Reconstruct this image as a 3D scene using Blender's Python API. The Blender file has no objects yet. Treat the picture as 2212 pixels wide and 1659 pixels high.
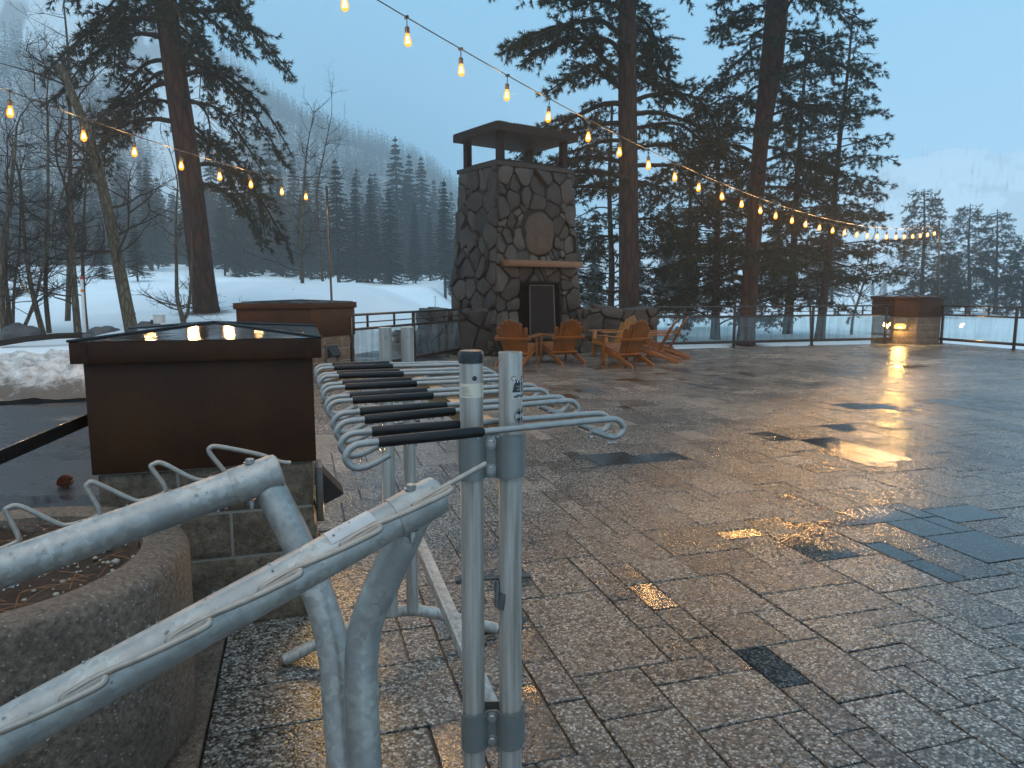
import bpy, bmesh, math, random
import numpy as np
from mathutils import Vector, Matrix, Quaternion, noise as mnoise

# ------------------------------------------------------------------ camera, world, light
S = bpy.context.scene
COL = S.collection
CAM_H = 1.45
PITCH = math.radians(7.5)
FPX, CX, CY = 1534.0, 1106.0, 829.5          # photo measured on a 2212 x 1659 sheet
cam_data = bpy.data.cameras.new("camera")
cam = bpy.data.objects.new("camera", cam_data)
COL.objects.link(cam)
cam.location = (0, 0, CAM_H)
cam.rotation_euler = (math.pi / 2 - PITCH, 0, 0)
cam_data.sensor_width = 36.0
cam_data.lens = 36.0 / 2212 * FPX
cam_data.clip_start = 0.05
cam_data.clip_end = 6000
S.camera = cam

world = bpy.data.worlds.new("World")
S.world = world
world.use_nodes = True
wn = world.node_tree
wn.nodes.clear()
w_out = wn.nodes.new("ShaderNodeOutputWorld")
w_bg = wn.nodes.new("ShaderNodeBackground")
w_sky = wn.nodes.new("ShaderNodeTexSky")
w_sky.sky_type = 'NISHITA'
w_sky.sun_disc = False
w_sky.sun_elevation = math.radians(4.0)
w_sky.sun_rotation = math.radians(200.0)
w_sky.air_density = 1.2
w_sky.dust_density = 0.6
w_sky.ozone_density = 3.0
w_mix = wn.nodes.new("ShaderNodeMixRGB")      # overcast dusk: cloud layer hides most of the clear-sky gradient
w_mix.inputs[0].default_value = 0.88
w_mix.inputs[2].default_value = (2.2, 6.2, 9.7, 1)
w_bg.inputs[1].default_value = 0.106
wn.links.new(w_sky.outputs[0], w_mix.inputs[1])
wn.links.new(w_mix.outputs[0], w_bg.inputs[0])
wn.links.new(w_bg.outputs[0], w_out.inputs[0])

sun_d = bpy.data.lights.new("sun", 'SUN')
sun_d.energy = 1.6
sun_d.angle = math.radians(70)
sun_d.color = (1.0, 0.80, 0.62)
sun_o = bpy.data.objects.new("sun", sun_d)
COL.objects.link(sun_o)
sun_o.rotation_euler = (math.radians(27), 0, math.radians(-22))

S.view_settings.view_transform = 'Standard'
S.view_settings.look = 'None'
S.view_settings.exposure = 0.0
S.view_settings.gamma = 1.0
S.render.engine = 'CYCLES'
cy = S.cycles
cy.max_bounces = 8
cy.diffuse_bounces = 3
cy.glossy_bounces = 4
cy.transmission_bounces = 6
cy.transparent_max_bounces = 16
cy.volume_bounces = 4
cy.use_denoising = True
cy.sample_clamp_indirect = 6.0
cy.caustics_reflective = False
cy.caustics_refractive = False

# ------------------------------------------------------------------ helpers
_F = Vector((0, math.cos(PITCH), -math.sin(PITCH)))
_U = Vector((0, math.sin(PITCH), math.cos(PITCH)))
_R = Vector((1, 0, 0))
EYE = Vector((0, 0, CAM_H))


def P(px, py, d):
    """world point seen at photo (px, py) at depth d"""
    return EYE + (_R * ((px - CX) / FPX) + _U * ((CY - py) / FPX) + _F) * d


def G(px, py, z):
    r = _R * ((px - CX) / FPX) + _U * ((CY - py) / FPX) + _F
    return EYE + r * ((z - CAM_H) / r.z)


TH = math.radians(16.5)
CT, ST = math.cos(TH), math.sin(TH)


def UV(u, v, z=0.0):
    """patio grid (u right, v forward) -> world"""
    return Vector((u * CT - v * ST, u * ST + v * CT, z))


ORG = {}


def thing(name, label, cat, loc=(0, 0, 0), group=None, rotz=0.0):
    o = bpy.data.objects.new(name, None)
    COL.objects.link(o)
    o.location = loc
    o.rotation_euler = (0, 0, rotz)
    o.empty_display_size = 0.1
    o['label'] = label
    o['category'] = cat
    if group:
        o['group'] = group
    ORG[o] = Vector(loc)
    return o


def tag(o, label=None, cat=None, group=None, kind=None):
    if label: o['label'] = label
    if cat: o['category'] = cat
    if group: o['group'] = group
    if kind: o['kind'] = kind
    return o


def copy_tree(o, parent=None):
    c = o.copy()
    COL.objects.link(c)
    c.parent = parent
    for ch in list(o.children):
        copy_tree(ch, c)
    return c


class MB:
    """collects shapes and links them as one mesh object"""

    def __init__(s):
        s.v, s.f, s.att = [], [], []
        s.cur = 0.5

    def add(s, vs, fs):
        b = len(s.v)
        s.v.extend([tuple(p) for p in vs])
        for f in fs:
            s.f.append(tuple(i + b for i in f))
            s.att.append(s.cur)

    def box(s, c, size, ax=None):
        c = Vector(c)
        ex, ey, ez = ax if ax else (Vector((1, 0, 0)), Vector((0, 1, 0)), Vector((0, 0, 1)))
        hx, hy, hz = size[0] / 2, size[1] / 2, size[2] / 2
        vs = []
        for z in (-1, 1):
            for x, y in ((-1, -1), (1, -1), (1, 1), (-1, 1)):
                vs.append(c + ex * (x * hx) + ey * (y * hy) + ez * (z * hz))
        s.add(vs, [(3, 2, 1, 0), (4, 5, 6, 7), (0, 1, 5, 4), (1, 2, 6, 5), (2, 3, 7, 6), (3, 0, 4, 7)])

    def bar(s, a, b, w, h, up=(0, 0, 1)):
        a, b = Vector(a), Vector(b)
        d = (b - a)
        L = d.length
        d.normalize()
        up = Vector(up)
        sx = d.cross(up)
        if sx.length < 1e-5:
            sx = d.cross(Vector((1, 0, 0)))
        sx.normalize()
        uz = sx.cross(d)
        s.box((a + b) / 2, (L, w, h), (d, sx, uz))

    def prism(s, poly, z0, z1, z1b=None):
        """vertical prism over polygon of (x, y) counterclockwise"""
        n = len(poly)
        vs = [(x, y, z0) for x, y in poly] + [(x, y, z1) for x, y in poly]
        fs = [tuple(reversed(range(n))), tuple(range(n, 2 * n))]
        for i in range(n):
            j = (i + 1) % n
            fs.append((i, j, n + j, n + i))
        s.add(vs, fs)

    def tube(s, pts, rad, seg=10, cap=True):
        pts = [Vector(p) for p in pts]
        n = len(pts)
        if not hasattr(rad, '__len__'):
            rad = [rad] * n
        tang = []
        for i in range(n):
            t = pts[min(i + 1, n - 1)] - pts[max(i - 1, 0)]
            if t.length < 1e-9:
                t = Vector((0, 0, 1))
            tang.append(t.normalized())
        ref = Vector((0, 0, 1)) if abs(tang[0].z) < 0.9 else Vector((1, 0, 0))
        nx = tang[0].cross(ref).normalized()
        vs, fs = [], []
        for i in range(n):
            if i:
                q = tang[i - 1].rotation_difference(tang[i])
                nx = (q @ nx)
                nx = (nx - tang[i] * nx.dot(tang[i])).normalized()
            ny = tang[i].cross(nx)
            for k in range(seg):
                a = 2 * math.pi * k / seg
                vs.append(pts[i] + (nx * math.cos(a) + ny * math.sin(a)) * rad[i])
        for i in range(n - 1):
            for k in range(seg):
                k2 = (k + 1) % seg
                fs.append((i * seg + k, i * seg + k2, (i + 1) * seg + k2, (i + 1) * seg + k))
        if cap:
            fs.append(tuple(reversed(range(seg))))
            fs.append(tuple(range((n - 1) * seg, n * seg)))
        s.add(vs, fs)

    def lathe(s, c, prof, seg=16, axis=(0, 0, 1)):
        """profile of (r, h) along axis from c"""
        c = Vector(c)
        az = Vector(axis).normalized()
        ax = az.cross(Vector((0, 0, 1)) if abs(az.z) < 0.9 else Vector((1, 0, 0))).normalized()
        ay = az.cross(ax)
        vs, fs = [], []
        for r, h in prof:
            for k in range(seg):
                a = 2 * math.pi * k / seg
                vs.append(c + az * h + (ax * math.cos(a) + ay * math.sin(a)) * r)
        m = len(prof)
        for i in range(m - 1):
            for k in range(seg):
                k2 = (k + 1) % seg
                fs.append((i * seg + k, i * seg + k2, (i + 1) * seg + k2, (i + 1) * seg + k))
        fs.append(tuple(reversed(range(seg))))
        fs.append(tuple(range((m - 1) * seg, m * seg)))
        s.add(vs, fs)

    def ball(s, c, r, sc=(1, 1, 1), lev=1):
        bm = bmesh.new()
        bmesh.ops.create_icosphere(bm, subdivisions=lev, radius=1)
        vs = [(c[0] + v.co.x * r * sc[0], c[1] + v.co.y * r * sc[1], c[2] + v.co.z * r * sc[2]) for v in bm.verts]
        fs = [tuple(v.index for v in f.verts) for f in bm.faces]
        bm.free()
        s.add(vs, fs)

    def build(s, name, mat, parent=None, smooth=None, bevel=0.0, world=True, autos=None, rnd=False):
        me = bpy.data.meshes.new(name)
        org = ORG.get(parent, Vector((0, 0, 0))) if world else Vector((0, 0, 0))
        vs = [(x - org.x, y - org.y, z - org.z) for x, y, z in s.v] if org.length > 0 else s.v
        me.from_pydata(vs, [], s.f)
        if rnd:
            a = me.attributes.new("tone", 'FLOAT', 'FACE')
            a.data.foreach_set("value", s.att)
        if bevel > 0:
            bm = bmesh.new()
            bm.from_mesh(me)
            bmesh.ops.bevel(bm, geom=list(bm.edges), offset=bevel, segments=2, affect='EDGES', profile=0.5, clamp_overlap=True)
            bm.to_mesh(me)
            bm.free()
        me.materials.append(mat)
        if smooth is None:
            smooth = 35 if bevel > 0 else 0
        if smooth:
            me.polygons.foreach_set("use_smooth", [True] * len(me.polygons))
            if smooth < 180:
                me.set_sharp_from_angle(angle=math.radians(smooth))
        me.update()
        o = bpy.data.objects.new(name, me)
        COL.objects.link(o)
        o.parent = parent
        if parent in ORG:
            ORG[o] = ORG[parent]
        return o


def mesh_np(name, V, Fc, mat, parent=None, smooth=False, attrs=None):
    """numpy triangles/quads -> object (V: n x 3, Fc: m x k)"""
    me = bpy.data.meshes.new(name)
    org = ORG.get(parent, Vector((0, 0, 0)))
    V = np.asarray(V, dtype=np.float32) - np.array(org, dtype=np.float32)
    Fc = np.asarray(Fc, dtype=np.int32)
    m, k = Fc.shape
    me.vertices.add(len(V))
    me.vertices.foreach_set("co", V.ravel())
    me.loops.add(m * k)
    me.loops.foreach_set("vertex_index", Fc.ravel())
    me.polygons.add(m)
    me.polygons.foreach_set("loop_start", np.arange(0, m * k, k, dtype=np.int32))
    me.update(calc_edges=True)
    me.polygons.foreach_set("use_smooth", np.full(m, bool(smooth)))
    for an, (dom, data) in (attrs or {}).items():
        a = me.attributes.new(an, 'FLOAT', dom)
        a.data.foreach_set("value", np.asarray(data, dtype=np.float32))
    me.materials.append(mat)
    o = bpy.data.objects.new(name, me)
    COL.objects.link(o)
    o.parent = parent
    if parent in ORG:
        ORG[o] = ORG[parent]
    return o


def smoothpath(pts, n=6):
    """Catmull-Rom through points"""
    pts = [Vector(p) for p in pts]
    out = []
    for i in range(len(pts) - 1):
        p0, p1, p2, p3 = pts[max(i - 1, 0)], pts[i], pts[i + 1], pts[min(i + 2, len(pts) - 1)]
        for k in range(n):
            t = k / n
            out.append(0.5 * ((2 * p1) + (p2 - p0) * t + (2 * p0 - 5 * p1 + 4 * p2 - p3) * t * t + (3 * p1 - p0 - 3 * p2 + p3) * t ** 3))
    out.append(pts[-1])
    return out


def fillet(pts, r, n=5):
    """polyline with rounded corners of radius-ish r"""
    pts = [Vector(p) for p in pts]
    out = [pts[0]]
    for i in range(1, len(pts) - 1):
        a, b, c = pts[i - 1], pts[i], pts[i + 1]
        d1 = min(r, (a - b).length * 0.48)
        d2 = min(r, (c - b).length * 0.48)
        p0 = b + (a - b).normalized() * d1
        p2 = b + (c - b).normalized() * d2
        for k in range(n + 1):
            t = k / n
            out.append(p0 * (1 - t) ** 2 + b * 2 * t * (1 - t) + p2 * t * t)
    out.append(pts[-1])
    return out


def sstep(a, b, x):
    t = np.clip((x - a) / (b - a), 0, 1)
    return t * t * (3 - 2 * t)


def vnoise(x, y, seed=0):
    """value noise on numpy arrays, 0..1"""
    x = np.asarray(x, dtype=np.float64)
    y = np.asarray(y, dtype=np.float64)
    xi, yi = np.floor(x).astype(np.int64), np.floor(y).astype(np.int64)
    xf, yf = x - xi, y - yi
    def h(a, b):
        n = (a * 374761393 + b * 668265263 + seed * 974634777) & 0x7fffffff
        n = ((n ^ (n >> 13)) * 1274126177) & 0x7fffffff
        return ((n ^ (n >> 16)) & 0xffff) / 65535.0
    u, v = xf * xf * (3 - 2 * xf), yf * yf * (3 - 2 * yf)
    return (h(xi, yi) * (1 - u) + h(xi + 1, yi) * u) * (1 - v) + (h(xi, yi + 1) * (1 - u) + h(xi + 1, yi + 1) * u) * v


def fbm(x, y, seed=0, o=4):
    s, a, t = 0, 1.0, 0
    for i in range(o):
        s = s + a * vnoise(x * 2 ** i, y * 2 ** i, seed + i)
        t += a
        a *= 0.5
    return s / t

# ------------------------------------------------------------------ materials
class NB:
    def __init__(s, name):
        s.m = bpy.data.materials.new(name)
        s.m.use_nodes = True
        s.t = s.m.node_tree
        s.t.nodes.clear()
        s.out = s.t.nodes.new("ShaderNodeOutputMaterial")

    def n(s, typ, ins=None, **props):
        nd = s.t.nodes.new("ShaderNode" + typ)
        for k, v in props.items():
            setattr(nd, k, v)
        for k, v in (ins or {}).items():
            s.set(nd.inputs[k], v)
        return nd

    def set(s, sock, v):
        if isinstance(v, bpy.types.NodeSocket):
            s.t.links.new(v, sock)
        elif isinstance(v, (tuple, list)) and len(v) == 3 and sock.type == 'RGBA':
            sock.default_value = (*v, 1)
        elif sock.type == 'RGBA' and not isinstance(v, (tuple, list)):
            sock.default_value = (v, v, v, 1)
        else:
            sock.default_value = v

    def coord(s, kind="Object"):
        return s.n("TexCoord").outputs[kind]

    def scale(s, co, sc, rot=(0, 0, 0)):
        return s.n("Mapping", {"Vector": co, "Scale": sc, "Rotation": rot}).outputs[0]

    def noise(s, co, scale, detail=4, rough=0.55, dist=0.0, col=False):
        nd = s.n("TexNoise", {"Vector": co, "Scale": scale, "Detail": detail, "Roughness": rough, "Distortion": dist})
        return nd.outputs["Color" if col else 0]

    def vor(s, co, scale, feature='F1', out="Distance", rnd=1.0):
        return s.n("TexVoronoi", {"Vector": co, "Scale": scale, "Randomness": rnd}, feature=feature).outputs[out]

    def ramp(s, fac, stops, interp='LINEAR'):
        nd = s.n("ValToRGB", {"Fac": fac})
        cr = nd.color_ramp
        cr.interpolation = interp
        while len(cr.elements) > 1:
            cr.elements.remove(cr.elements[-1])
        for i, (p, c) in enumerate(stops):
            e = cr.elements[0] if i == 0 else cr.elements.new(p)
            e.position = p
            if not isinstance(c, (tuple, list)):
                c = (c, c, c)
            e.color = (*c, 1)
        return nd.outputs[0]

    def math(s, op, a, b=0.0, clamp=False):
        nd = s.n("Math", operation=op, use_clamp=clamp)
        s.set(nd.inputs[0], a)
        s.set(nd.inputs[1], b)
        return nd.outputs[0]

    def mix(s, fac, a, b, mode='MIX'):
        nd = s.n("MixRGB", blend_type=mode)
        s.set(nd.inputs[0], fac)
        s.set(nd.inputs[1], a)
        s.set(nd.inputs[2], b)
        return nd.outputs[0]

    def attr(s, name):
        return s.n("Attribute", attribute_name=name).outputs["Fac"]

    def bump(s, h, strength=0.5, dist=0.01, normal=None):
        nd = s.n("Bump", {"Height": h, "Strength": strength, "Distance": dist})
        if normal is not None:
            s.set(nd.inputs["Normal"], normal)
        return nd.outputs[0]

    def bsdf(s, **kw):
        nd = s.n("BsdfPrincipled")
        for k, v in kw.items():
            s.set(nd.inputs[k.replace("_", " ")], v)
        s.t.links.new(nd.outputs[0], s.out.inputs[0])
        return s.m


def m_plain(name, col, rough=0.5, metal=0.0, nscale=20, var=0.3, bump=0.0, coat=0.0, bdist=0.004, spec=0.5):
    b = NB(name)
    co = b.coord()
    nz = b.noise(co, nscale, 5)
    c = b.mix(nz, tuple(x * (1 - var) for x in col), tuple(min(1, x * (1 + var)) for x in col))
    kw = dict(Base_Color=c, Metallic=metal, Roughness=b.math('ADD', b.math('MULTIPLY', nz, 0.2), rough - 0.1), Coat_Weight=coat, Coat_Roughness=0.08, Specular_IOR_Level=spec)
    if bump:
        kw["Normal"] = b.bump(nz, bump, bdist)
    return b.bsdf(**kw)


def m_paver():
    b = NB("wet_exposed_aggregate")
    co = b.coord()
    tone, wet = b.attr("tone"), b.attr("wet")
    cell = b.n("TexVoronoi", {"Vector": co, "Scale": 105.0}, feature='F1')
    fine = b.noise(co, 260, 3)
    rnd = b.n("SeparateColor", {"Color": cell.outputs["Color"]}).outputs[0]
    agg = b.ramp(rnd, [(0.0, (0.030, 0.027, 0.025)), (0.2, (0.105, 0.094, 0.083)), (0.47, (0.21, 0.19, 0.166)), (0.7, (0.33, 0.305, 0.27)), (0.9, (0.52, 0.495, 0.455)), (1.0, (0.64, 0.625, 0.60))])
    edge = b.ramp(cell.outputs["Distance"], [(0.25, 1.0), (0.75, 0.35)])
    c = b.mix(1.0, agg, edge, 'MULTIPLY')
    big = b.noise(co, 0.9, 4, 0.6)
    tint = b.ramp(tone, [(0.0, (0.62, 0.61, 0.61)), (0.5, (0.95, 0.93, 0.90)), (1.0, (1.18, 1.13, 1.06))])
    c = b.mix(1.0, c, tint, 'MULTIPLY')
    c = b.mix(1.0, c, b.ramp(big, [(0.3, 0.75), (0.7, 1.1)]), 'MULTIPLY')
    # standing water where pavers sit low: darkens stone, flattens it, mirrors the sky
    wn_ = b.math('ADD', wet, b.math('MULTIPLY', b.math('SUBTRACT', b.noise(co, 3.2, 5, 0.65), 0.5), 0.46))
    pud = b.ramp(wn_, [(0.66, 0.0), (0.76, 1.0)])
    c = b.mix(pud, c, b.mix(1.0, c, (0.42, 0.42, 0.43), 'MULTIPLY'))
    damp = b.ramp(wn_, [(0.15, 0.0), (0.7, 1.0)])
    c = b.mix(1.0, c, b.mix(damp, (1.06, 1.06, 1.06), (0.60, 0.60, 0.60)), 'MULTIPLY')  # wet stone darkens; dark reflections are put into the colour too
    rough = b.mix(damp, 0.30, 0.14)
    rough = b.mix(pud, rough, 0.05)
    h = b.math('ADD', b.math('MULTIPLY', cell.outputs["Distance"], -0.9), b.math('MULTIPLY', fine, 0.5))
    bs = b.math('MULTIPLY', b.math('SUBTRACT', 1.0, b.math('MULTIPLY', pud, 0.80)), 0.34)
    nrm = b.bump(h, bs, 0.006)
    return b.bsdf(Base_Color=c, Roughness=rough, Normal=nrm, IOR=1.45)


def m_joint():
    b = NB("paver_joint_sand")
    co = b.coord()
    c = b.ramp(b.noise(co, 2.5, 6, 0.7), [(0.35, (0.012, 0.011, 0.010)), (0.6, (0.03, 0.028, 0.022)), (0.72, (0.035, 0.042, 0.015))])
    return b.bsdf(Base_Color=c, Roughness=0.35, Normal=b.bump(b.noise(co, 150, 3), 0.4, 0.004))


def m_galv():
    b = NB("galvanised_steel")
    co = b.coord()
    wob = b.n("VectorMath", {0: b.noise(co, 60, 3, col=True), 1: (0.012, 0.012, 0.012)}, operation='MULTIPLY').outputs[0]
    cw = b.n("VectorMath", {0: co, 1: wob}, operation='ADD').outputs[0]
    sp = b.n("SeparateColor", {"Color": b.n("TexVoronoi", {"Vector": cw, "Scale": 95.0}).outputs["Color"]}).outputs[0]
    big = b.noise(co, 9, 5, 0.6)
    c = b.mix(sp, (0.31, 0.30, 0.28), (0.46, 0.445, 0.415))
    c = b.mix(b.ramp(big, [(0.42, 0.0), (0.62, 0.75)]), c, (0.25, 0.245, 0.235))
    r = b.math('ADD', b.math('MULTIPLY', sp, 0.16), b.math('ADD', 0.30, b.math('MULTIPLY', big, 0.12)))
    return b.bsdf(Base_Color=c, Metallic=0.5, Roughness=r, Normal=b.bump(b.noise(co, 240, 3), 0.06, 0.002), Coat_Weight=0.12, Coat_Roughness=0.15)


def m_alu():
    b = NB("weathered_aluminium")
    co = b.coord()
    st = b.noise(b.scale(co, (60, 60, 2.5)), 1.0, 5, 0.65)
    sp = b.noise(co, 130, 4)
    c = b.ramp(st, [(0.3, (0.19, 0.165, 0.14)), (0.5, (0.38, 0.35, 0.315)), (0.7, (0.52, 0.49, 0.455))])
    c = b.mix(b.ramp(sp, [(0.68, 0.0), (0.78, 0.55)]), c, (0.08, 0.07, 0.06))
    return b.bsdf(Base_Color=c, Metallic=0.25, Roughness=b.math('ADD', 0.34, b.math('MULTIPLY', st, 0.2)), Normal=b.bump(sp, 0.08, 0.002))


def m_clamp():
    b = NB("grey_clamp_steel")
    co = b.coord()
    sp = b.noise(b.scale(co, (1, 1, 0.35)), 95, 4)
    c = b.mix(b.noise(co, 14, 4), (0.15, 0.16, 0.155), (0.23, 0.235, 0.225))
    c = b.mix(b.ramp(sp, [(0.70, 0.0), (0.74, 0.9)]), c, (0.05, 0.032, 0.022))
    return b.bsdf(Base_Color=c, Metallic=0.35, Roughness=0.45)


def m_copper():
    b = NB("browned_copper")
    co = b.coord()
    big = b.noise(co, 2.3, 6, 0.62)
    st = b.noise(b.scale(co, (9, 9, 0.9)), 1.0, 5)
    sp = b.noise(co, 160, 3)
    c = b.ramp(big, [(0.28, (0.026, 0.010, 0.0045)), (0.5, (0.046, 0.018, 0.007)), (0.75, (0.068, 0.028, 0.009))])
    c = b.mix(b.ramp(st, [(0.4, 0.0), (0.7, 0.4)]), c, (0.030, 0.012, 0.011))
    c = b.mix(b.ramp(sp, [(0.655, 0.0), (0.70, 0.35)]), c, (0.20, 0.14, 0.09))
    return b.bsdf(Base_Color=c, Metallic=0.25, Specular_IOR_Level=0.22, Roughness=b.math('ADD', 0.38, b.math('MULTIPLY', big, 0.25)), Normal=b.bump(big, 0.05, 0.01))


def m_stone(name="field_stone", bright=0.23):
    b = NB(name)
    co = b.coord()
    tone = b.attr("tone")
    c = b.ramp(tone, [(0.0, (0.065, 0.062, 0.06)), (0.25, (0.12, 0.115, 0.11)), (0.5, (0.165, 0.145, 0.125)), (0.7, (0.22, 0.20, 0.17)), (0.9, (0.30, 0.275, 0.24)), (0.98, (0.26, 0.18, 0.125)), (1.0, (0.27, 0.185, 0.13))])
    n1 = b.noise(co, 5, 7, 0.65)
    n2 = b.noise(co, 40, 4)
    c = b.mix(1.0, c, b.ramp(n1, [(0.3, 0.62 * bright), (0.7, 1.18 * bright)]), 'MULTIPLY')
    c = b.mix(b.ramp(b.noise(co, 2.3, 5), [(0.58, 0.0), (0.72, 0.45)]), c, (0.04, 0.026, 0.016))
    return b.bsdf(Specular_IOR_Level=0.3, Base_Color=c, Roughness=b.math('ADD', 0.45, b.math('MULTIPLY', n2, 0.25)), Normal=b.bump(b.math('ADD', n1, b.math('MULTIPLY', n2, 0.3)), 0.5, 0.03))


def m_block():
    b = NB("split_face_block")
    co = b.coord()
    n1 = b.noise(co, 28, 6, 0.7)
    n2 = b.noise(co, 4, 4)
    c = b.ramp(n1, [(0.25, (0.05, 0.036, 0.025)), (0.5, (0.16, 0.12, 0.085)), (0.72, (0.27, 0.215, 0.16)), (0.85, (0.38, 0.32, 0.25))])
    c = b.mix(1.0, c, b.ramp(n2, [(0.3, 0.7), (0.7, 1.15)]), 'MULTIPLY')
    return b.bsdf(Base_Color=c, Roughness=0.75, Specular_IOR_Level=0.25, Normal=b.bump(b.math('ADD', n1, b.math('MULTIPLY', b.noise(co, 120, 3), 0.3)), 0.85, 0.02))


def m_wood(name, c0, c1, rough=0.42, coat=0.25):
    b = NB(name)
    co = b.coord()
    g = b.noise(b.scale(co, (34, 34, 4)), 1.0, 5, 0.6, 0.6)
    v = b.noise(co, 3, 3)
    c = b.mix(g, c0, c1)
    c = b.mix(1.0, c, b.ramp(v, [(0.3, 0.7), (0.7, 1.15)]), 'MULTIPLY')
    return b.bsdf(Base_Color=c, Roughness=rough, Normal=b.bump(g, 0.12, 0.004), Coat_Weight=coat, Coat_Roughness=0.2)


def m_bark(name, c0, c1, sc=7):
    b = NB(name)
    co = b.coord()
    w = b.scale(co, (1, 1, 0.22))
    v = b.vor(w, sc, 'DISTANCE_TO_EDGE')
    n = b.noise(w, sc * 4, 5, 0.7)
    h = b.math('ADD', b.ramp(v, [(0.0, 0.0), (0.25, 1.0)]), b.math('MULTIPLY', n, 0.6))
    c = b.mix(b.math('MULTIPLY', h, 0.7, True), c0, c1)
    return b.bsdf(Base_Color=c, Roughness=0.85, Specular_IOR_Level=0.2, Normal=b.bump(h, 0.8, 0.04))


def m_needle(name, c0, c1):
    b = NB(name)
    r = b.n("NewGeometry").outputs["Random Per Island"]
    c = b.mix(r, c0, c1)
    d = b.n("BsdfPrincipled", {"Base Color": c, "Roughness": 0.6, "Specular IOR Level": 0.2})
    tr = b.n("BsdfTranslucent", {"Color": c})
    mx = b.n("MixShader", {0: 0.18, 1: d.outputs[0], 2: tr.outputs[0]})
    b.t.links.new(mx.outputs[0], b.out.inputs[0])
    return b.m


def m_ground():
    b = NB("snow_ground")
    co = b.coord()
    lawn, dirt_shade = b.attr("lawn"), b.attr("dirt_shade")
    n1 = b.noise(co, 0.35, 6, 0.6)
    n2 = b.noise(co, 5, 6, 0.7)
    c = b.mix(b.ramp(n1, [(0.35, 0.0), (0.7, 1.0)]), (0.80, 0.84, 0.86), (0.88, 0.91, 0.92))
    dm = b.ramp(b.math('ADD', b.math('MULTIPLY', dirt_shade, 0.62), b.math('MULTIPLY', n2, 0.55)), [(0.55, 0.0), (0.85, 1.0)])
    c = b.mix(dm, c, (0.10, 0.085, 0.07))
    lm = b.ramp(b.math('ADD', lawn, b.math('MULTIPLY', b.math('SUBTRACT', n2, 0.5), 0.6)), [(0.4, 0.0), (0.6, 1.0)])
    c = b.mix(lm, c, b.mix(n2, (0.05, 0.075, 0.03), (0.13, 0.15, 0.06)))
    return b.bsdf(Base_Color=c, Roughness=0.75, Normal=b.bump(b.math('ADD', n1, b.math('MULTIPLY', n2, 0.35)), 0.5, 0.12))


def m_asphalt():
    b = NB("wet_asphalt")
    co = b.coord()
    n1 = b.noise(b.scale(co, (0.5, 1.6, 1), (0, 0, 0.5)), 1.2, 6, 0.65)
    f = b.noise(co, 130, 3)
    c = b.mix(f, (0.012, 0.013, 0.016), (0.045, 0.046, 0.05))
    c = b.mix(b.ramp(b.noise(co, 0.7, 5, 0.7), [(0.58, 0.0), (0.7, 0.7)]), c, (0.05, 0.03, 0.024))
    pud = b.ramp(n1, [(0.5, 0.0), (0.62, 1.0)])
    return b.bsdf(Base_Color=c, Roughness=b.mix(pud, 0.38, 0.07), Normal=b.bump(f, b.math('MULTIPLY', b.math('SUBTRACT', 1.0, pud), 0.35), 0.006))


def m_conc():
    b = NB("exposed_aggregate_concrete")
    co = b.coord()
    cell = b.n("TexVoronoi", {"Vector": co, "Scale": 105.0})
    rnd = b.n("SeparateColor", {"Color": cell.outputs["Color"]}).outputs[0]
    n = b.noise(co, 60, 5, 0.7)
    c = b.ramp(n, [(0.3, (0.05, 0.035, 0.025)), (0.6, (0.20, 0.143, 0.105)), (0.8, (0.31, 0.235, 0.18))])
    peb = b.math('MULTIPLY', b.ramp(rnd, [(0.86, 0.0), (0.9, 1.0)]), b.ramp(cell.outputs["Distance"], [(0.3, 1.0), (0.42, 0.0)]))
    c = b.mix(peb, c, (0.30, 0.27, 0.24))
    big = b.noise(co, 3, 5, 0.6)
    c = b.mix(1.0, c, b.ramp(big, [(0.3, 0.62), (0.7, 1.15)]), 'MULTIPLY')
    return b.bsdf(Base_Color=c, Roughness=0.6, Specular_IOR_Level=0.3, Normal=b.bump(b.math('ADD', n, b.math('MULTIPLY', peb, 0.6)), 0.7, 0.008))


def m_glass():
    b = NB("railing_glass")
    co = b.coord()
    dr = b.noise(b.scale(co, (9, 9, 0.7)), 1.0, 5, 0.7)
    tr = b.n("BsdfTransparent", {"Color": (0.90, 0.95, 0.95)})
    gl = b.n("BsdfGlossy", {"Color": (1, 1, 1), "Roughness": 0.03, "Normal": b.bump(dr, 0.03, 0.02)})
    df = b.n("BsdfTranslucent", {"Color": (0.6, 0.68, 0.72)})
    fr = b.n("Fresnel", {"IOR": 1.45}).outputs[0]
    m1 = b.n("MixShader", {0: b.ramp(dr, [(0.45, 0.03), (0.75, 0.3)]), 1: tr.outputs[0], 2: df.outputs[0]})
    m2 = b.n("MixShader", {0: b.math("MULTIPLY", fr, 0.35), 1: m1.outputs[0], 2: gl.outputs[0]})
    b.t.links.new(m2.outputs[0], b.out.inputs[0])
    return b.m


def m_emit(name, col, st):
    b = NB(name)
    e = b.n("Emission", {"Color": col, "Strength": st})
    b.t.links.new(e.outputs[0], b.out.inputs[0])
    return b.m


def m_bulb():
    b = NB("amber_bulb_glass")
    tr = b.n("BsdfTransparent", {"Color": (1.0, 0.86, 0.6)})
    e = b.n("Emission", {"Color": (1.0, 0.35, 0.03), "Strength": 2.4})
    mx = b.n("MixShader", {0: 0.62, 1: tr.outputs[0], 2: e.outputs[0]})
    b.t.links.new(mx.outputs[0], b.out.inputs[0])
    return b.m


def m_drop():
    b = NB("water_drop")
    return b.bsdf(Base_Color=(0.9, 0.95, 1.0), Roughness=0.02, Transmission_Weight=1.0, IOR=1.33)


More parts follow.
